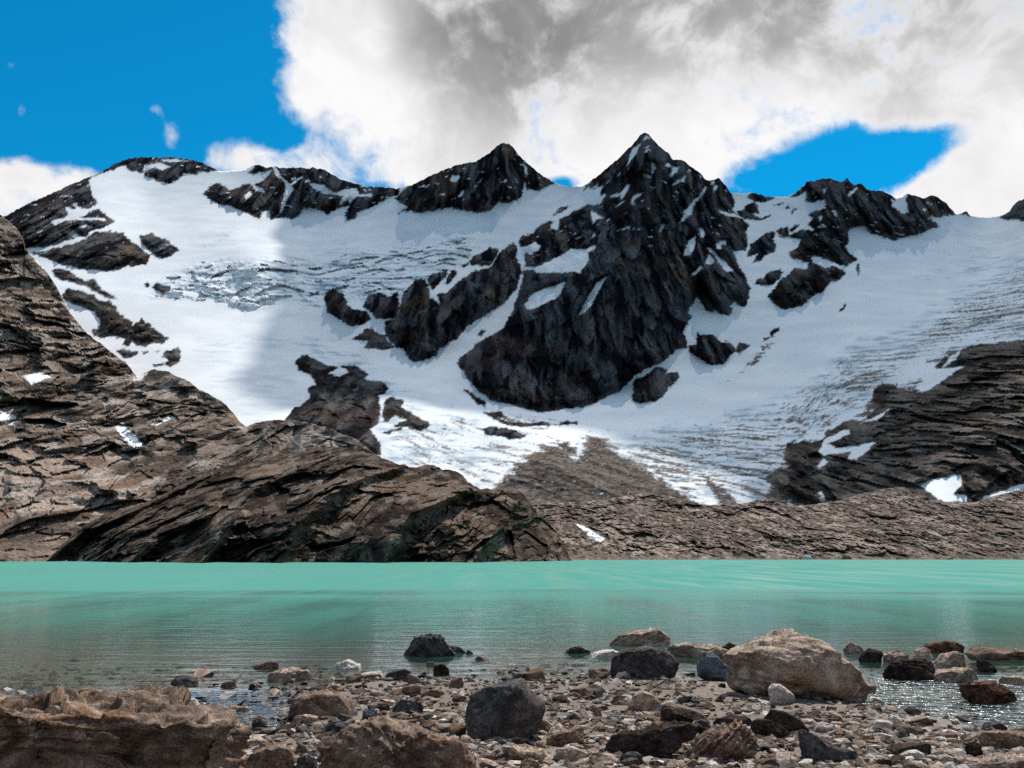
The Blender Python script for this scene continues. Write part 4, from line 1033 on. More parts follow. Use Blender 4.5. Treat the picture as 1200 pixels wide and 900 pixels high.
# ------------------------------------------------------------------ the cloud over the basin whose shadow lies on the middle and right of the glacier
def shade_cloud():
    outline = [(348, 150), (346, 240), (342, 300), (325, 380), (305, 440), (330, 475), (400, 470), (470, 462), (560, 478), (640, 492), (700, 498), (780, 515), (850, 548), (900, 590), (960, 600), (1060, 575), (1110, 545), (1130, 480), (1165, 430), (1250, 405), (1330, 400), (1330, 150)]
    P = np.asarray(outline, float)
    yy = np.exp(ev(P[:, 0] / 300, P[:, 1] / 300))
    a, b = ray(P[:, 0], P[:, 1])
    pts = np.stack([yy * a, yy, CAM_H + yy * b], 1)
    top = P[:, 1] <= 150
    pts[top, 1] = 1750
    pts[top, 2] = 560
    pts[top, 0] = 1750 * a[top]
    sd = np.array(SUN_DIR)
    k = (2000 - pts[:, 2]) / sd[2]
    pl = (pts + k[:, None] * sd)[:, :2]
    n = 150
    x0, y0 = pl.min(0) - 60
    x1, y1 = pl.max(0) + 60
    gx, gy = np.meshgrid(np.linspace(x0, x1, n), np.linspace(y0, y1, n))
    wob = 26 * fbm(gx / 90, gy / 90, 0.6, 4)
    wo2 = 26 * fbm(gx / 90, gy / 90, 5.6, 4)
    s = poly_sdf(pl, (gx + wob).ravel(), (gy + wo2).ravel(), 60).reshape(gx.shape)
    s = np.clip(s, -60, 60)
    th = np.sqrt(np.clip(s, 0, 60) / 60)
    zt = 2000 + th * (70 + 45 * fbm(gx / 160, gy / 160, 0.2, 5, 0.55, True))
    zb = 2000 - th * (55 + 25 * fbm(gx / 120, gy / 120, 4.2, 4))
    F_ = grid_faces(n, n)
    keep = (s.ravel() > 0)[F_].any(1)
    nv = n * n
    V_ = np.concatenate([np.stack([gx, gy, zt], -1).reshape(-1, 3), np.stack([gx, gy, zb - 0.5], -1).reshape(-1, 3)])
    FF = np.concatenate([F_[keep], F_[keep][:, ::-1] + nv])
    used, inv = np.unique(FF.ravel(), return_inverse=True)
    m, t = new_mat('cloud_vapour')
    d = t.n('ShaderNodeBsdfDiffuse', ins={'Color': (0.95, 0.95, 0.95)})
    tr = t.n('ShaderNodeBsdfTranslucent', ins={'Color': (0.95, 0.95, 0.95)})
    a1 = t.n('ShaderNodeMixShader', ins={0: 0.5, 1: d.outputs[0], 2: tr.outputs[0]})
    cl = t.n('ShaderNodeBsdfTransparent')
    a2 = t.n('ShaderNodeMixShader', ins={0: 0.50, 1: cl.outputs[0], 2: a1.outputs[0]})
    t.n('ShaderNodeOutputMaterial', ins={'Surface': a2.outputs[0]})
    o = mesh_obj('cloud', V_[used], inv.reshape(FF.shape), m)
    tag(o, 'broad flat bottomed cloud drifting above the basin and shading the peaks', 'cloud', None, 'structure')


shade_cloud()

# ------------------------------------------------------------------ boulders and stones of the near shore
M_STONE = terrain_material('shore_stone', 55.0, 0.006)
PAL = {'grey': ((0.039, 0.039, 0.041), (0.098, 0.097, 0.097), (0.203, 0.195, 0.187), (0.101, 0.066, 0.047)),
       'bluegrey': ((0.059, 0.066, 0.076), (0.146, 0.161, 0.180), (0.351, 0.361, 0.370), (0.098, 0.098, 0.107)),
       'tan': ((0.178, 0.134, 0.105), (0.414, 0.329, 0.262), (0.649, 0.551, 0.461), (0.359, 0.228, 0.152)),
       'brown': ((0.084, 0.060, 0.045), (0.226, 0.165, 0.126), (0.404, 0.316, 0.250), (0.238, 0.137, 0.084)),
       'dark': ((0.022, 0.018, 0.016), (0.056, 0.047, 0.041), (0.133, 0.113, 0.100), (0.066, 0.039, 0.028)),
       'red': ((0.047, 0.028, 0.022), (0.125, 0.070, 0.051), (0.234, 0.156, 0.121), (0.156, 0.070, 0.039)),
       'pale': ((0.345, 0.311, 0.276), (0.636, 0.581, 0.531), (0.720, 0.720, 0.720), (0.551, 0.414, 0.304))}
_ICO = {}


def ico(n):
    if n not in _ICO:
        bm = bmesh.new()
        bmesh.ops.create_icosphere(bm, subdivisions=n, radius=1.0)
        _ICO[n] = (np.array([v.co[:] for v in bm.verts]), np.array([[v.index for v in f.verts] for f in bm.faces]))
        bm.free()
    return _ICO[n]


def vnormals(P, F):
    fn = np.cross(P[F[:, 1]] - P[F[:, 0]], P[F[:, 2]] - P[F[:, 0]])
    n = np.zeros_like(P)
    for k in range(3):
        np.add.at(n, F[:, k], fn)
    return n / (np.linalg.norm(n, axis=1, keepdims=True) + 1e-12)


def rock_surface(P, F, size, seed, strata=0.0, tilt=0.3, rough=1.0, pal='tan', lay=0.115):
    """weather a closed blank into broken rock; returns positions and colours"""
    rg = np.random.default_rng(seed)
    o = rg.uniform(0, 90, 3)
    N = vnormals(P, F)
    q = P + 0.10 * size * np.stack([fbm(P[:, 0] / (.5 * size) + o[0] + j * 9, P[:, 1] / (.5 * size), P[:, 2] / (.5 * size) + o[1], 3) for j in range(3)], 1)
    h1, r1 = facet(q[:, 0] / (.46 * size) + o[0], q[:, 1] / (.46 * size) + o[1], q[:, 2] / (.40 * size) + o[2])
    h2, r2 = facet(q[:, 0] / (.17 * size) + o[1], q[:, 1] / (.17 * size), q[:, 2] / (.13 * size) + o[2], 5)
    d = rough * size * (0.060 * h1 + 0.022 * h2 + 0.009 * fbm(P[:, 0] / (.07 * size) + o[2], P[:, 1] / (.07 * size), P[:, 2] / (.05 * size), 3, 0.6))
    if strata:
        c = math.sin(tilt) * P[:, 0] + 0.2 * P[:, 1] + math.cos(tilt) * P[:, 2]
        c = c / (lay * size) + 0.9 * fbm(P[:, 0] / (.5 * size) + o[0], P[:, 1] / (.5 * size), P[:, 2] / (.5 * size), 3)
        w_ = 0.4 + 0.6 * sstep(pnoise(np.floor(c) * 1.7, o[1], 0.5), -0.3, 0.3)
        d = d + strata * size * 0.48 * lay * w_ * (saw(c, 0.16) - 0.6)
    P = P + N * d[:, None]
    dk, lt, pl, rs = PAL[pal]
    n1 = fbm(P[:, 0] / (.16 * size) + o[0], P[:, 1] / (.16 * size), P[:, 2] / (.10 * size) + o[1], 4, 0.62)
    n2 = fbm(P[:, 0] / (.6 * size) + o[1], P[:, 1] / (.6 * size), P[:, 2] / (.4 * size) + o[2], 3)
    C = lerp3(sstep(n1 + 0.4 * (r1 - .5) + 0.3 * (r2 - .5), -0.35, 0.35), dk, lt)
    C = lerp3(0.6 * sstep(n1 + 0.6 * n2, 0.08, 0.45), C, pl)
    C = lerp3(0.55 * sstep(n2 - 0.3 * n1, 0.08, 0.35), C, rs)
    return P, C


def star_radius(poly, c, th):
    P = np.asarray(poly) - c
    out = np.zeros(th.shape)
    dx, dz = np.cos(th), np.sin(th)
    for a, b in zip(P, np.roll(P, -1, 0)):
        e = b - a
        den = dx * e[1] - dz * e[0]
        den = np.where(np.abs(den) < 1e-9, 1e-9, den)
        t = (a[0] * e[1] - a[1] * e[0]) / den
        s = (a[0] * dz - a[1] * dx) / den
        ok = (t > 0) & (s >= -1e-6) & (s <= 1 + 1e-6)
        out = np.where(ok, np.maximum(out, t), out)
    return out


def ground_hit(u, v):
    a, b = ray(u, v)
    y = (0.05 - CAM_H) / float(b)
    for _ in range(12):
        z = float(ground_base(float(a) * y, y))
        y = 0.5 * y + 0.5 * (max(z, -0.06) - CAM_H) / float(b)
    return float(a) * y, y


SEED = [100]


def boulder(poly, pal, label, depth=0.75, lean=0.25, strata=0.0, tilt=0.3, base=None, level=None, boxy=0.55, rough=1.0, name=None, yc=None, planes=22, lay=0.115):
    SEED[0] += 1
    lean = lean * 0.4 - 0.04
    P2 = np.asarray(poly, float)
    vb = base if base else P2[:, 1].max()
    uc, wpx = 0.5 * (P2[:, 0].min() + P2[:, 0].max()), np.ptp(P2[:, 0])
    _, yb = ground_hit(uc, vb)
    half = 0.5 * wpx * yb / FPX
    D = depth * half
    Yc = yc if yc else yb + 0.55 * D
    vm = 0.5 * (P2[:, 1].min() + P2[:, 1].max())
    fr = np.clip((vm - P2[:, 1]) / (0.5 * np.ptp(P2[:, 1])), 0, 1)
    a, b = ray(P2[:, 0], P2[:, 1])
    W = np.stack([a * Yc, CAM_H + b * (Yc + 0.5 * D * fr)], 1)
    hz = np.ptp(W[:, 1])
    low = W[:, 1] < W[:, 1].min() + 0.35 * hz
    W[low, 1] -= 0.08 * hz + 0.012                      # bedded in the gravel
    c = np.array([0.5 * (W[:, 0].min() + W[:, 0].max()), 0.5 * (W[:, 1].min() + W[:, 1].max())])
    size = float(np.sqrt(np.ptp(W[:, 0]) * np.ptp(W[:, 1])) * 0.5 + 0.25 * max(np.ptp(W[:, 0]), np.ptp(W[:, 1])))
    lv = level if level else (6 if wpx > 110 else 5 if wpx > 38 else 4 if wpx > 16 else 3)
    S, F_ = ico(lv)
    th = np.arctan2(S[:, 2], S[:, 0])
    rho = np.sqrt(S[:, 0] ** 2 + S[:, 2] ** 2)
    R = star_radius(W, c, th) * 1.07
    g = rho ** boxy
    x = R * g * np.cos(th)
    z = R * g * np.sin(th)
    y = D * np.sign(S[:, 1]) * np.abs(S[:, 1]) ** 0.8 + lean * z
    B = np.stack([x, y, z], 1)
    rg = np.random.default_rng(SEED[0] * 3 + 1)
    for k in range(int(planes)):                         # cleave flat faces
        nrm = rg.normal(size=3)
        nrm /= np.linalg.norm(nrm)
        if abs(nrm[1]) < 0.55:
            lo = 0.93
        else:
            lo = 0.62
        dd = B @ nrm
        off = dd.max() * rg.uniform(lo, lo + 0.10)
        B = B - np.maximum(dd - off, 0)[:, None] * nrm
    P, C = rock_surface(B, F_, size, SEED[0], strata, tilt, rough, pal, lay)
    o_z = P[:, 2].min()
    nm = name or ('boulder' if wpx > 30 else 'stone')
    ob = mesh_obj(nm, P - np.array([0, 0, o_z]), F_, M_STONE, {'col': C, 'smooth': np.zeros(len(P))}, smooth=lv >= 5)
    ob.location = (c[0], Yc, c[1] + o_z)
    tag(ob, label, 'boulder' if nm == 'boulder' else 'stone')
    REFS.append((label, c[0], Yc))
    TAKEN.append((uc, vb - 0.25 * np.ptp(P2[:, 1]), wpx * 0.5, 0.5 * np.ptp(P2[:, 1])))
    return ob


TAKEN = []
REFS = []
p3 = lambda p: CR(0, 640, 3, p)
p4 = lambda p: CR(250, 720, 4, p)
p5 = lambda p: CR(450, 720, 4, p)
p6 = lambda p: CR(650, 720, 4, p)
p7 = lambda p: CR(900, 720, 4, p)
r1 = lambda p: CR(230, 770, 6.92, p)
r2_ = lambda p: CR(370, 780, 7.06, p)
r3 = lambda p: CR(520, 770, 6.667, p)
r4 = lambda p: CR(680, 770, 6.667, p)
r5 = lambda p: CR(840, 770, 6.667, p)
r6 = lambda p: CR(1010, 770, 6.316, p)

boulder([(-70, 818), (0, 812), (60, 815), (100, 810), (150, 818), (200, 828), (240, 835), (258, 845), (262, 860), (258, 890), (262, 930), (-70, 930)], 'brown',
        'huge layered tan rock ledge with black front at the water edge', 0.85, -0.7, 1.5, 0.03, 960, 7, 0.30, 1.9, None, 6.55, 10, 0.06)
boulder(p5([(395, 490), (400, 430), (420, 380), (480, 345), (560, 320), (640, 295), (660, 330), (700, 375), (740, 410), (740, 440), (715, 490), (690, 560), (640, 578), (560, 570), (500, 560), (420, 540)]), 'grey',
        'large dark grey block with flat front standing alone on the gravel', 0.75, 0.10, 0, 0.3, None, 6, 0.34, 0.5, None, None, 5)
boulder(p5([(408, 585), (412, 535), (450, 525), (495, 535), (505, 580), (470, 595)]), 'grey', 'small dark grey chip against the foot of the large dark block', 0.7, 0.1)
boulder(p4([(512, 660), (515, 610), (540, 575), (600, 545), (660, 510), (760, 497), (870, 515), (960, 510), (1060, 545), (1140, 565), (1180, 605), (1200, 680), (1210, 780), (500, 780)]), 'brown',
        'big rugged brown boulder with pitted top beside the large dark block', 0.85, 0.45, 0.8, 0.5, 930, 6, 0.4, 1.35)
boulder(p4([(365, 455), (385, 395), (430, 365), (520, 350), (590, 375), (640, 420), (662, 470), (600, 478), (520, 482), (440, 470)]), 'brown', 'rounded two toned boulder, dark one side and tan the other, in wet gravel', 0.8, 0.2, 0, .3, None, None, .5, .8)
boulder(r1([(400, 960), (420, 830), (480, 760), (560, 715), (660, 700), (740, 730), (780, 790), (790, 960)]), 'brown', 'round topped dark brown stone touching the layered ledge end', 0.9, 0.15, 0, .3, 915, None, .5, .6)
boulder(r1([(240, 650), (330, 615), (450, 615), (540, 660), (590, 690), (490, 710), (420, 735), (290, 735)]), 'tan', 'flat orange tan slab resting behind the round topped brown stone', 1.0, 0.6)
boulder(r1([(50, 700), (70, 640), (150, 620), (210, 650), (260, 680), (230, 740), (150, 780), (60, 760)]), 'grey', 'grey chunk wedged at the tip of the layered ledge', 0.8)
boulder(r1([(0, 790), (40, 710), (130, 730), (200, 790), (180, 840), (60, 850)]), 'tan', 'pinkish tan fragment broken from the layered ledge', 0.8, .3)
boulder(r1([(240, 790), (260, 745), (380, 750), (390, 780), (330, 840), (250, 830)]), 'tan', 'small tan wedge between ledge and round topped brown stone', 0.8, .3)
boulder(r1([(790, 800), (830, 690), (880, 720), (920, 770), (880, 800)]), 'brown', 'thin brown shard leaning beside the big rugged brown boulder', 0.5, .2)
boulder(r1([(920, 790), (940, 750), (1010, 735), (1030, 780), (990, 810)]), 'bluegrey', 'small blue grey pebble stone near the rugged brown boulder', 0.8)
boulder(r1([(820, 920), (820, 810), (900, 785), (970, 830), (975, 930)]), 'grey', 'upright grey stone at the side of the rugged brown boulder', 0.7, .1, 0, .3, 910)
boulder(r1([(500, 630), (520, 600), (640, 590), (660, 620), (560, 640)]), 'dark', 'thin dark sliver half sunk in the sparkling trickle', 0.6)
boulder(p4([(885, 195), (890, 150), (930, 110), (1000, 98), (1050, 97), (1080, 120), (1120, 165), (1145, 205), (1000, 215)]), 'grey',
        'peaked grey rock standing in shallow water away from shore', 0.6, 0.25, 0.9, 1.0, None, 6, .5, 1.0)
boulder(p4([(1090, 200), (1095, 148), (1150, 150), (1185, 180), (1180, 200)]), 'grey', 'low grey rock leaning on the peaked rock in the shallows', 0.6, .3)
boulder(p4([(548, 268), (570, 230), (630, 212), (680, 235), (690, 268)]), 'pale', 'whitish domed stone alone in the brown shallows', 0.8, .3, .5)
boulder(p4([(195, 268), (200, 235), (250, 220), (300, 225), (318, 255), (290, 270)]), 'brown', 'dark holed stone in shallow water beside a low brown hump', 0.7, .2)
boulder(p4([(235, 315), (280, 272), (350, 250), (440, 262), (475, 295), (400, 315)]), 'tan', 'low rough brown hump barely rising from the shallows', 0.9, .5, 0, .3, None, None, .6, 1.3)
boulder(p4([(410, 258), (415, 243), (440, 242), (450, 256)]), 'dark', 'tiny black stone behind the low brown hump in shallows', .7)
boulder(p4([(1033, 285), (1035, 240), (1065, 225), (1100, 250), (1108, 280)]), 'dark', 'black upright stone in water below the peaked grey rock', .7)
boulder(p4([(998, 250), (1000, 225), (1030, 220), (1045, 245)]), 'brown', 'small brown stone beside the black upright stone in water', .7)
boulder(p5([(405, 228), (440, 195), (490, 205), (508, 232)]), 'brown', 'wet rounded brown stone in the shallows past the peaked rock', .8, .3)
boulder(p5([(575, 252), (580, 232), (620, 232), (640, 250)]), 'tan', 'small tan and black stone lapped by shallow water', .8)
boulder(p5([(378, 198), (390, 165), (415, 178), (418, 202)]), 'dark', 'tiny dark pointed stone near the peaked grey rock', .7)
boulder(p5([(722, 250), (735, 235), (780, 235), (792, 248)]), 'dark', 'dark flat wet stone in open shallows', .8)
boulder(p5([(880, 245), (885, 232), (940, 230), (945, 243)]), 'dark', 'thin black wet stone before the flat white slab', .8)
boulder(r2_([(640, 385), (650, 310), (710, 280), (830, 285), (885, 330), (880, 385), (740, 400)]), 'grey', 'squat charcoal stone behind the rugged brown boulder', .7, .1)
boulder(r2_([(800, 450), (805, 405), (930, 395), (985, 410), (975, 430), (870, 455)]), 'brown', 'brick shaped flat brown stone near the squat charcoal stone', .8, .1, 0, .3, None, None, .35)
boulder(r2_([(875, 265), (880, 225), (960, 190), (1060, 215), (1060, 240), (940, 270)]), 'brown', 'dark brown slab tilted on wet gravel by the water line', .8, .2)
boulder(r2_([(490, 370), (500, 345), (560, 310), (610, 330), (600, 355), (530, 375)]), 'dark', 'black wedge stone next to the blue grey angular stone', .8)
boulder(r2_([(390, 430), (395, 360), (440, 345), (500, 370), (520, 410), (440, 440)]), 'bluegrey', 'blue grey angular stone between two toned boulder and charcoal stone', .8)
boulder(r2_([(180, 425), (200, 395), (320, 430), (300, 455), (220, 450)]), 'grey', 'narrow grey stone at the foot of the two toned boulder', .7)
boulder(r2_([(1000, 420), (1060, 385), (1170, 400), (1190, 430), (1120, 455), (1040, 455)]), 'tan', 'tan flat stone with a dark end near the brick shaped stone', .8, .3)
boulder(p6([(243, 135), (300, 95), (370, 85), (470, 65), (510, 85), (526, 112), (526, 155), (430, 165), (340, 165), (290, 150)]), 'tan',
        'long pale topped boulder in deeper water with dark square end', 0.8, 0.55, 0.6, -0.4, None, 6, .5, 1.0)
boulder(p6([(268, 280), (274, 212), (330, 170), (440, 150), (500, 170), (550, 195), (580, 240), (582, 300), (510, 303), (400, 298), (290, 290)]), 'grey',
        'large grey angular boulder with a pale sloping edge at the waterline', 0.75, 0.2, 0, .3, None, 6, .42, .75)
boulder(p6([(515, 178), (560, 150), (620, 135), (700, 148), (740, 140), (800, 165), (832, 187), (800, 204), (760, 210), (680, 222), (620, 220)]), 'tan', 'low wide tan rock in water behind the blue grey pointed rock', 0.8, .5, .6, .1)
boulder(p6([(662, 295), (680, 220), (700, 165), (725, 162), (760, 200), (800, 235), (852, 272), (835, 305), (720, 308)]), 'bluegrey', 'pointed blue grey rock with white flecks leaning on the biggest tan boulder', .55, .15, 0, .3, None, 5, .6, 1.1)
boulder([(846, 778), (852, 771), (862, 766), (882, 757), (900, 752), (915, 748), (932, 745), (947, 747), (965, 753), (977, 761), (984, 768), (993, 778), (1008, 796), (1001, 808), (994, 822), (965, 822), (930, 816), (900, 808), (866, 796), (850, 786)], 'tan',
        'biggest tan boulder with layered bright top and undercut black base', 0.75, 1.7, 0.9, 0.3, 818, 6, .42, 1.1, None, None, 22, 0.07)
boulder(r5([(395, 330), (390, 240), (430, 200), (490, 205), (560, 260), (630, 320), (600, 350), (500, 360), (420, 350)]), 'pale', 'smooth pale striped stone leaning below the biggest tan boulder', .7, .3, .6, .9, None, None, .5, .7)
boulder(r5([(668, 310), (675, 240), (730, 215), (830, 245), (875, 300), (860, 335), (730, 335)]), 'grey', 'smooth rounded grey stone in shade of the biggest tan boulder', .8, .15, 0, .3, None, None, .5, .4)
boulder(p6([(785, 158), (820, 132), (860, 150), (862, 175), (820, 182)]), 'dark', 'black rounded stone in water behind the low wide tan rock', .8)
boulder(p6([(33, 190), (75, 158), (110, 150), (167, 170), (167, 188), (120, 202), (60, 198)]), 'dark', 'low black wet rock beside the flat white slab', .8, .3)
boulder(p6([(150, 210), (190, 175), (270, 165), (302, 178), (270, 218), (180, 218)]), 'pale', 'flat white slab awash in shallow water', 1.0, .6)
boulder(p6([(165, 168), (175, 152), (200, 152), (205, 167)]), 'pale', 'tiny white stone touching the low black wet rock', .8)
boulder(r4([(258, 165), (290, 125), (350, 112), (395, 140), (380, 160), (320, 168)]), 'pale', 'pale rounded stone resting against the large grey angular boulder', .8, .2)
boulder(p7([(345, 165), (380, 130), (430, 150), (462, 182), (445, 202), (380, 195)]), 'tan', 'tan pointed rock at the lake outlet past the biggest boulder', .7, .4)
boulder(p7([(432, 240), (440, 190), (475, 155), (545, 180), (552, 228), (500, 243)]), 'dark', 'black rock at the lake outlet between two tan rocks', .7)
boulder(p7([(545, 240), (545, 190), (600, 162), (650, 185), (662, 218), (600, 243)]), 'tan', 'brown tan rock behind the wide black block in the outlet', .7, .3)
boulder(p7([(528, 270), (560, 230), (620, 215), (720, 210), (778, 225), (784, 292), (740, 328), (640, 323), (550, 298)]), 'dark', 'wide black block standing in the sparkling outlet stream', .7, .1, .6, .1, None, 6, .42, .9)
boulder(p7([(680, 205), (695, 170), (725, 155), (752, 150), (775, 200), (740, 215)]), 'tan', 'small tan rock lodged behind the wide black block', .7, .3)
boulder(p7([(742, 190), (750, 145), (820, 125), (880, 130), (917, 165), (905, 195), (840, 190), (790, 200)]), 'red', 'dark reddish rock topping the pile at the outlet', .8, .2)
boulder(p7([(778, 262), (785, 225), (810, 190), (880, 172), (937, 195), (952, 243), (900, 254), (830, 256)]), 'tan', 'light tan blocky rock in the middle of the outlet pile', .8, .3)
boulder(p7([(778, 285), (830, 255), (920, 248), (990, 275), (1012, 314), (950, 334), (850, 340), (812, 324)]), 'tan', 'angular tan and black rock at the foot of the outlet pile', .8, .35)
boulder(p7([(945, 262), (950, 225), (985, 220), (1010, 262), (1000, 285), (960, 280)]), 'tan', 'tan slab leaning between outlet pile and dark pointed rock', .8, .3)
boulder(p7([(980, 240), (985, 210), (1020, 205), (1062, 250), (1068, 290), (1020, 280)]), 'dark', 'dark pointed rock at the far side of the outlet pile', .7)
boulder(p7([(918, 190), (960, 155), (1050, 158), (1130, 163), (1280, 178), (1300, 220), (1150, 225), (1080, 228), (960, 212)]), 'brown', 'long flat brown slab stretching along the outlet shore', .6, .6, 1.0, .05)
boulder(p7([(908, 345), (912, 330), (970, 320), (1060, 315), (1110, 345), (1160, 380), (1184, 424), (1160, 444), (1060, 434), (980, 414), (935, 392)]), 'red', 'rough reddish brown boulder alone in the sparkling stream', .75, .35, 0, .3, None, 6, .5, 1.4)
boulder(p7([(1088, 330), (1110, 292), (1200, 288), (1250, 320), (1200, 354), (1130, 350)]), 'tan', 'pale tan slab in the stream behind the reddish boulder', .9, .5)
boulder(p7([(833, 384), (850, 360), (900, 365), (915, 387), (860, 393)]), 'tan', 'smooth orange tan stone in the stream beside the reddish boulder', .8)
boulder(p6([(493, 470), (500, 448), (535, 430), (600, 435), (680, 465), (720, 492), (650, 515), (560, 515), (520, 495)]), 'dark', 'thin black slab tilted on the sandy gravel beside a tan wedge', .6, -.1, 0, .3, None, None, .4, .6)
boulder(p6([(213, 640), (230, 590), (310, 550), (420, 545), (520, 510), (620, 500), (700, 535), (692, 562), (600, 570), (560, 615), (480, 645), (380, 666), (290, 676)]), 'dark', 'long dark purple brown slab, its front face in deep shade', .55, .3, .6, -.2, None, 6, .45, .8)
boulder(r4([(305, 830), (315, 760), (370, 730), (440, 740), (495, 785), (480, 830), (400, 850)]), 'grey', 'rounded stone with a white quartz vein before the long dark slab', .8, .15, 0, .3, None, None, .5, .7)
boulder(p6([(618, 655), (680, 580), (760, 530), (850, 500), (890, 515), (932, 570), (942, 625), (900, 668), (820, 698), (740, 690), (660, 672)]), 'brown', 'furrowed grey brown boulder with deep diagonal grooves', .7, .35, 2.2, -0.75, None, 6, .5, .9)
boulder(p6([(722, 525), (760, 485), (840, 470), (932, 485), (934, 512), (860, 510), (800, 525), (740, 532)]), 'dark', 'dark brown slab edge half buried behind the furrowed boulder', .6, 0.0, 0, .3, None, None, .4, .7)
boulder(r5([(268, 560), (280, 510), (330, 482), (420, 490), (500, 535), (580, 590), (595, 635), (500, 640), (370, 635), (300, 605)]), 'dark', 'smooth black slab with arched top beside the furrowed boulder', .55, -.05, 0, .3, None, None, .42, .45)
boulder(r5([(365, 480), (370, 405), (430, 402), (530, 425), (640, 480), (705, 545), (650, 580), (560, 575), (470, 520)]), 'dark', 'dark brown wedge slab behind the arched black slab', .55, -.05, 0, .3, None, None, .42, .5)
boulder(r4([(380, 390), (420, 310), (490, 262), (560, 290), (640, 340), (675, 385), (620, 425), (500, 420), (420, 430)]), 'tan', 'tan wedge with one sunlit slanting face on fine gravel', .7, .35, 0, .3, None, None, .42, .6)
boulder(r4([(650, 510), (660, 460), (730, 440), (800, 460), (810, 500), (740, 520)]), 'grey', 'small grey lump tucked under the thin black slab', .7)
boulder(r4([(895, 540), (900, 500), (940, 485), (1000, 500), (1025, 545), (960, 575)]), 'grey', 'grey white stone at the end of the long dark slab', .7)
boulder(r4([(85, 410), (88, 360), (120, 370), (175, 440), (170, 480), (140, 475)]), 'brown', 'thin brown shard standing upright in pebbles', .35, 0)
boulder(r3([(795, 680), (820, 630), (900, 590), (960, 575), (1060, 540), (1085, 560), (1078, 660), (1040, 690), (900, 670)]), 'brown', 'stepped brown rock with dark notch beside the pale square slab', .7, .3)
boulder(r3([(850, 735), (900, 710), (1000, 690), (1090, 735), (1155, 765), (1090, 800), (1020, 840), (930, 830), (880, 790)]), 'tan', 'pale square slab tipped forward in the gravel', .7, .5, 0, .3, None, None, .4, .5)
boulder(r3([(735, 560), (745, 490), (800, 480), (860, 550), (850, 580), (770, 590)]), 'tan', 'tan stone beside the shaded side of the large dark block', .7)
boulder(r3([(430, 700), (450, 690), (520, 690), (620, 690), (770, 710), (855, 790), (760, 810), (640, 820), (560, 790), (470, 740)]), 'tan', 'layered orange tan slab in front of the large dark block', .8, .5, 1.2, .2)
boulder(r3([(590, 900), (600, 820), (680, 790), (740, 830), (750, 900)]), 'brown', 'brown stone under the layered orange tan slab', .8, .2, 0, .3, 905)
boulder(r3([(420, 680), (430, 645), (520, 640), (600, 690), (520, 702)]), 'grey', 'thin grey plate under the front of the large dark block', .8)
boulder(r3([(330, 690), (345, 655), (420, 660), (430, 690), (370, 700)]), 'pale', 'small pale stone by the thin grey plate', .8)
boulder(r3([(520, 650), (540, 622), (650, 640), (740, 690), (730, 705), (620, 690)]), 'dark', 'dark schist splinter lying under the large dark block', .7)
boulder(r5([(635, 700), (645, 590), (680, 560), (760, 600), (860, 660), (960, 715), (1080, 740), (1115, 790), (1100, 825), (980, 835), (860, 825), (740, 790)]), 'grey', 'grey lichen speckled block sloping down beside pale stones', .55, .15, 0, .3, None, 6, .42, .7)
boulder(r5([(760, 560), (780, 520), (820, 500), (900, 530), (915, 570), (830, 582)]), 'pale', 'creamy white angular stone behind the lichen speckled block', .8, .3)
boulder(r6([(200, 690), (260, 645), (340, 628), (450, 628), (530, 660), (560, 720), (480, 745), (330, 735)]), 'dark', 'smooth dark grey hump behind a pale oval stone', .7, .1, 0, .3, None, None, .5, .5)
boulder(r6([(285, 720), (330, 690), (400, 682), (455, 715), (440, 750), (360, 755)]), 'pale', 'pale oval stone against the smooth dark grey hump', .7, .3, 0, .3, None, None, .5, .6)
boulder(r6([(595, 540), (640, 535), (700, 550), (775, 580), (760, 602), (680, 590), (620, 575)]), 'pale', 'bright white elongated stone on the sandy bank', .8, .4)
boulder(r6([(755, 680), (770, 640), (830, 622), (880, 650), (910, 710), (850, 742), (790, 720)]), 'dark', 'dark stone with fine parallel stripes on the bank', .6, .1, 1.6, 1.1)
boulder(r6([(890, 630), (930, 580), (1010, 550), (1120, 545), (1330, 545), (1330, 700), (1170, 712), (1040, 705), (960, 660)]), 'brown', 'broad brown boulder with sandy tan top on the stream bank', .7, .6, 0, .3, None, None, .45, .9)
boulder(r6([(830, 840), (900, 790), (1000, 755), (1110, 720), (1330, 730), (1330, 900), (830, 900)]), 'tan', 'large tan slab with dark underside at the bank edge', .8, .5, .8, -.3, 925, 6, .42)
boulder(r6([(555, 710), (560, 675), (650, 675), (755, 710), (740, 740), (620, 740)]), 'tan', 'flat brown stone between the dark hump and striped stone', .8, .4)
boulder(r6([(440, 640), (450, 615), (540, 620), (620, 655), (600, 672), (500, 655)]), 'tan', 'thin tan plate lying behind the smooth dark hump', .9, .4)
boulder(r6([(870, 530), (920, 485), (990, 470), (1040, 500), (1095, 530), (1050, 552), (940, 548)]), 'grey', 'black and white stone at the stream edge', .8, .4)
boulder(r6([(185, 480), (190, 440), (240, 432), (290, 465), (270, 490)]), 'pale', 'small pale grey stone on the sand by the stream', .8)
boulder(r6([(130, 650), (150, 615), (235, 610), (245, 640), (190, 670)]), 'grey', 'grey flat stone touching the smooth dark hump', .8)
boulder(r6([(615, 290), (625, 252), (700, 255), (745, 285), (690, 302)]), 'tan', 'rounded tan stone washed by the stream', .8, .3)
boulder(r6([(0, 610), (0, 570), (70, 568), (105, 600), (60, 625)]), 'tan', 'flat tan flake lying on pebbles beside the grey flat stone', .8, .3)
boulder(p3([(243, 402), (262, 388), (287, 402)]), 'dark', 'small black stone far out in the shallows', .8)
boulder(p3([(175, 448), (190, 434), (202, 449)]), 'dark', 'tiny dark stone in the shallows off the layered ledge', .8)
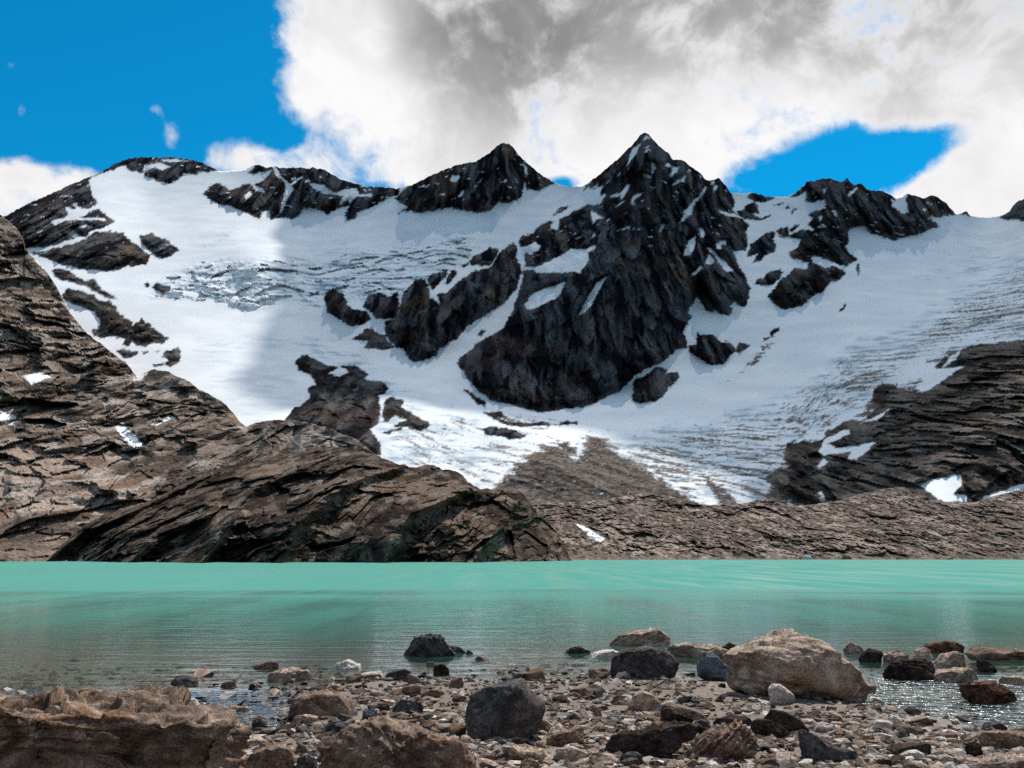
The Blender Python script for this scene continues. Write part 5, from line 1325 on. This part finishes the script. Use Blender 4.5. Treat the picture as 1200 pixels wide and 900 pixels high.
boulder(r1([(245, 450), (250, 405), (340, 390), (400, 415), (395, 450), (300, 465)]), 'tan', 'flat tan topped stone in the trickle beside the ledge', .8, .4)
boulder(r1([(455, 555), (465, 510), (510, 500), (580, 550), (560, 570)]), 'dark', 'black triangular stone in the sparkling trickle', .7)
boulder(r1([(415, 385), (420, 355), (520, 355), (560, 375), (480, 392)]), 'dark', 'thin dark flat stone in the trickle', .8)
boulder(r1([(425, 275), (430, 225), (460, 208), (485, 235), (480, 275)]), 'dark', 'upright black stone at the head of the trickle', .6, .1)
boulder(r1([(765, 520), (790, 475), (880, 458), (980, 485), (970, 515), (850, 530)]), 'tan', 'pale flat stone lying at the foot of the two toned boulder', .8, .4)
boulder(r1([(205, 255), (215, 205), (290, 190), (320, 225), (310, 260)]), 'brown', 'brown lump at the edge of the shallows near upright black stone', .8)
boulder(r1([(120, 240), (140, 210), (180, 215), (185, 245)]), 'dark', 'small dark lump in shallows beside the brown lump', .8)
boulder(r1([(170, 385), (190, 358), (250, 362), (255, 385)]), 'dark', 'dark flat stone in shallows off the ledge tip', .8)

# loose stones: one blank per shape and colour, copied about the beach
rs = np.random.default_rng(41)
PROTO = []
KINDS = [('tan', 'flat tan stone', 0.36), ('pale', 'pale angular stone', 0.42), ('brown', 'brown broken stone', 0.45), ('grey', 'grey chunky stone', 0.5), ('dark', 'dark thin stone', 0.3)]
for ki, (pal, _, fl) in enumerate(KINDS):
    for var in range(5):
        S, F_ = ico(3)
        B = np.sign(S) * np.abs(S) ** 0.8 * np.array([1.0, rs.uniform(.55, .9), fl * rs.uniform(.75, 1.2)])
        for k in range(11):
            nrm = rs.normal(size=3)
            nrm /= np.linalg.norm(nrm)
            dd = B @ nrm
            B = B - np.maximum(dd - dd.max() * rs.uniform(.42, .80), 0)[:, None] * nrm
        P, C = rock_surface(B, F_, 1.25, 900 + ki * 10 + var, 0.5 if pal in ('tan', 'dark') else 0, rs.uniform(-.3, .3), 0.55, pal)
        me_o = mesh_obj('stone', P, F_, M_STONE, {'col': C, 'smooth': np.zeros(len(P))}, smooth=False)
        me = me_o.data
        bpy.data.objects.remove(me_o)
        PROTO.append((ki, me))


def beach_spot(land_only=True):
    while True:
        u, v = rs.uniform(-20, 1220), 790 + 125 * rs.uniform(0, 1) ** 0.85
        a, b = ray(u, v)
        x, y = ground_hit(u, v)
        z = float(ground_z(x, y))
        if z < (-0.005 if land_only else -0.05):
            continue
        if z < 0.0 and rs.uniform() < 0.5:
            continue
        return u, v, x, y, z


STOP = {'with', 'standing', 'at', 'in', 'beside', 'resting', 'wedged', 'broken', 'between', 'leaning', 'against', 'half', 'touching', 'behind', 'alone', 'barely', 'below', 'past', 'lapped', 'near', 'before', 'on', 'by', 'tilted', 'next', 'awash', 'tucked', 'lying', 'sloping', 'tipped', 'under', 'washed', 'far', 'off', 'topping', 'lodged', 'stretching', 'and'}


def short_ref(lb):
    ws = lb.replace(',', ' ,').split()
    out = []
    for k, q in enumerate(ws):
        if k > 1 and (q in STOP or q == ','):
            break
        out.append(q)
    return ' '.join(out)


n_placed = 0
while n_placed < 285:
    u, v, x, y, z = beach_spot(False)
    wpx = 10 + 34 * rs.uniform() ** 1.8
    if any(abs(u - tu) < tw + wpx * 0.35 and abs(v - tv) < th_ * 1.35 + 3 for tu, tv, tw, th_ in TAKEN):
        continue
    if 720 < u < 1010 and 800 < v < 850 and rs.uniform() < 0.7:
        continue
    ki, me = PROTO[rs.integers(len(PROTO))]
    if ki >= 3 and rs.uniform() < 0.55:
        continue
    o = bpy.data.objects.new('stone', me)
    s = 0.5 * wpx * y / FPX
    o.scale = (s, s, s)
    o.rotation_euler = (rs.normal(0, .16), rs.normal(0, .16), rs.uniform(0, 6.28))
    o.location = (x, y, z + s * KINDS[ki][2] * 0.35)
    COL.objects.link(o)
    wetness = 'lying in the wet edge of the lake' if z < 0.0 else 'loose on the near gravel shore'
    near = min(REFS, key=lambda r: (r[1] - x) ** 2 + (r[2] - y) ** 2)
    if (near[1] - x) ** 2 + (near[2] - y) ** 2 < 0.65 ** 2:
        wetness = 'near the ' + short_ref(near[0])
    tag(o, KINDS[ki][1] + ' ' + wetness, 'stone', KINDS[ki][1] + 's ' + wetness)
    n_placed += 1

# boulders fallen to the far waterline
for k in range(26):
    u = rs.choice([rs.uniform(690, 1190), rs.uniform(4, 56)], p=[.85, .15])
    y = rs.uniform(296, 304) if u > 100 else rs.uniform(226, 232)
    ki, me = PROTO[rs.integers(15)]
    o = bpy.data.objects.new('boulder', me)
    s = rs.uniform(0.6, 1.0) + 1.6 * rs.uniform() ** 3
    o.scale = (s, s, s * 1.25)
    o.rotation_euler = (rs.normal(0, .15), rs.normal(0, .15), rs.uniform(0, 6.28))
    o.location = (float(ray(u, 655)[0]) * y, y, s * 0.12)
    COL.objects.link(o)
    where = 'at the waterline of the far brown moraine' if u > 100 else 'at the waterline below the brown fractured slope'
    tag(o, KINDS[ki][1].replace('stone', 'boulder') + ' ' + where, 'boulder', KINDS[ki][1].replace('stone', 'boulders') + ' ' + where)

# gravel: tens of thousands of pebbles, nobody could count them
def gravel(n, lo, hi, seed):
    rg = np.random.default_rng(seed)
    S, F_ = ico(1)
    u = rg.uniform(-40, 1240, n * 3)
    v = 778 + 142 * rg.uniform(0, 1, n * 3) ** 0.8
    a, b = ray(u, v)
    y = (0.06 - CAM_H) / b
    for _ in range(8):
        y = 0.5 * y + 0.5 * (np.maximum(ground_base(a * y, y), -0.08) - CAM_H) / b
    x = a * y
    z = ground_z(x, y)
    dens = sstep(fbm(x / 0.8, y / 0.8, 0.2, 3), -0.35, 0.30) * np.where(z < 0, 0.55, 1.0)
    sandy = sstep(u, 740, 800) * sstep(u, 1180, 1100) * sstep(v, 798, 806) * sstep(v, 872, 848)
    keep = (z > -0.14) & (rg.uniform(0, 1, n * 3) < dens * (1 - 0.45 * sandy) + 0.08)
    x, y, z = x[keep][:n], y[keep][:n], z[keep][:n]
    m = len(x)
    s = lo + (hi - lo) * rg.uniform(0, 1, m) ** 2.4
    ang = rg.uniform(0, 6.28, m)
    sc = np.stack([s, s * rg.uniform(.5, .95, m), s * rg.uniform(.20, .55, m)], 1)
    V_ = S[None] * sc[:, None] * (1 + 0.30 * rg.normal(size=(m, len(S), 1)).clip(-2, 2))
    tx = rg.normal(0, .25, m)
    V_[..., 2] += V_[..., 0] * tx[:, None]
    c, sn = np.cos(ang)[:, None], np.sin(ang)[:, None]
    V_ = np.stack([V_[..., 0] * c - V_[..., 1] * sn, V_[..., 0] * sn + V_[..., 1] * c, V_[..., 2]], -1)
    V_ += np.stack([x, y, z + 0.12 * s], 1)[:, None]
    base = np.array([(0.155, 0.118, 0.093), (0.25, 0.205, 0.17), (0.09, 0.078, 0.07), (0.36, 0.325, 0.29), (0.13, 0.088, 0.063), (0.05, 0.042, 0.038), (0.205, 0.183, 0.168)])
    cc = base[rg.choice(7, m, p=[.24, .2, .16, .1, .14, .08, .08])] * rg.uniform(.8, 1.6, (m, 1))
    wet = sstep(z, 0.03, 0.0)[:, None]
    cc = cc * (1 - 0.45 * wet)
    C = np.repeat(cc[:, None], len(S), 1).reshape(-1, 3)
    FF = (F_[None] + (np.arange(m) * len(S))[:, None, None]).reshape(-1, 3)
    o = mesh_obj('gravel', V_.reshape(-1, 3), FF, M_STONE, {'col': C, 'smooth': np.zeros(len(C))}, smooth=False)
    return o


tag(gravel(23000, 0.009, 0.075, 5), 'loose brown and grey gravel covering the near lakeshore', 'gravel', None, 'stuff')
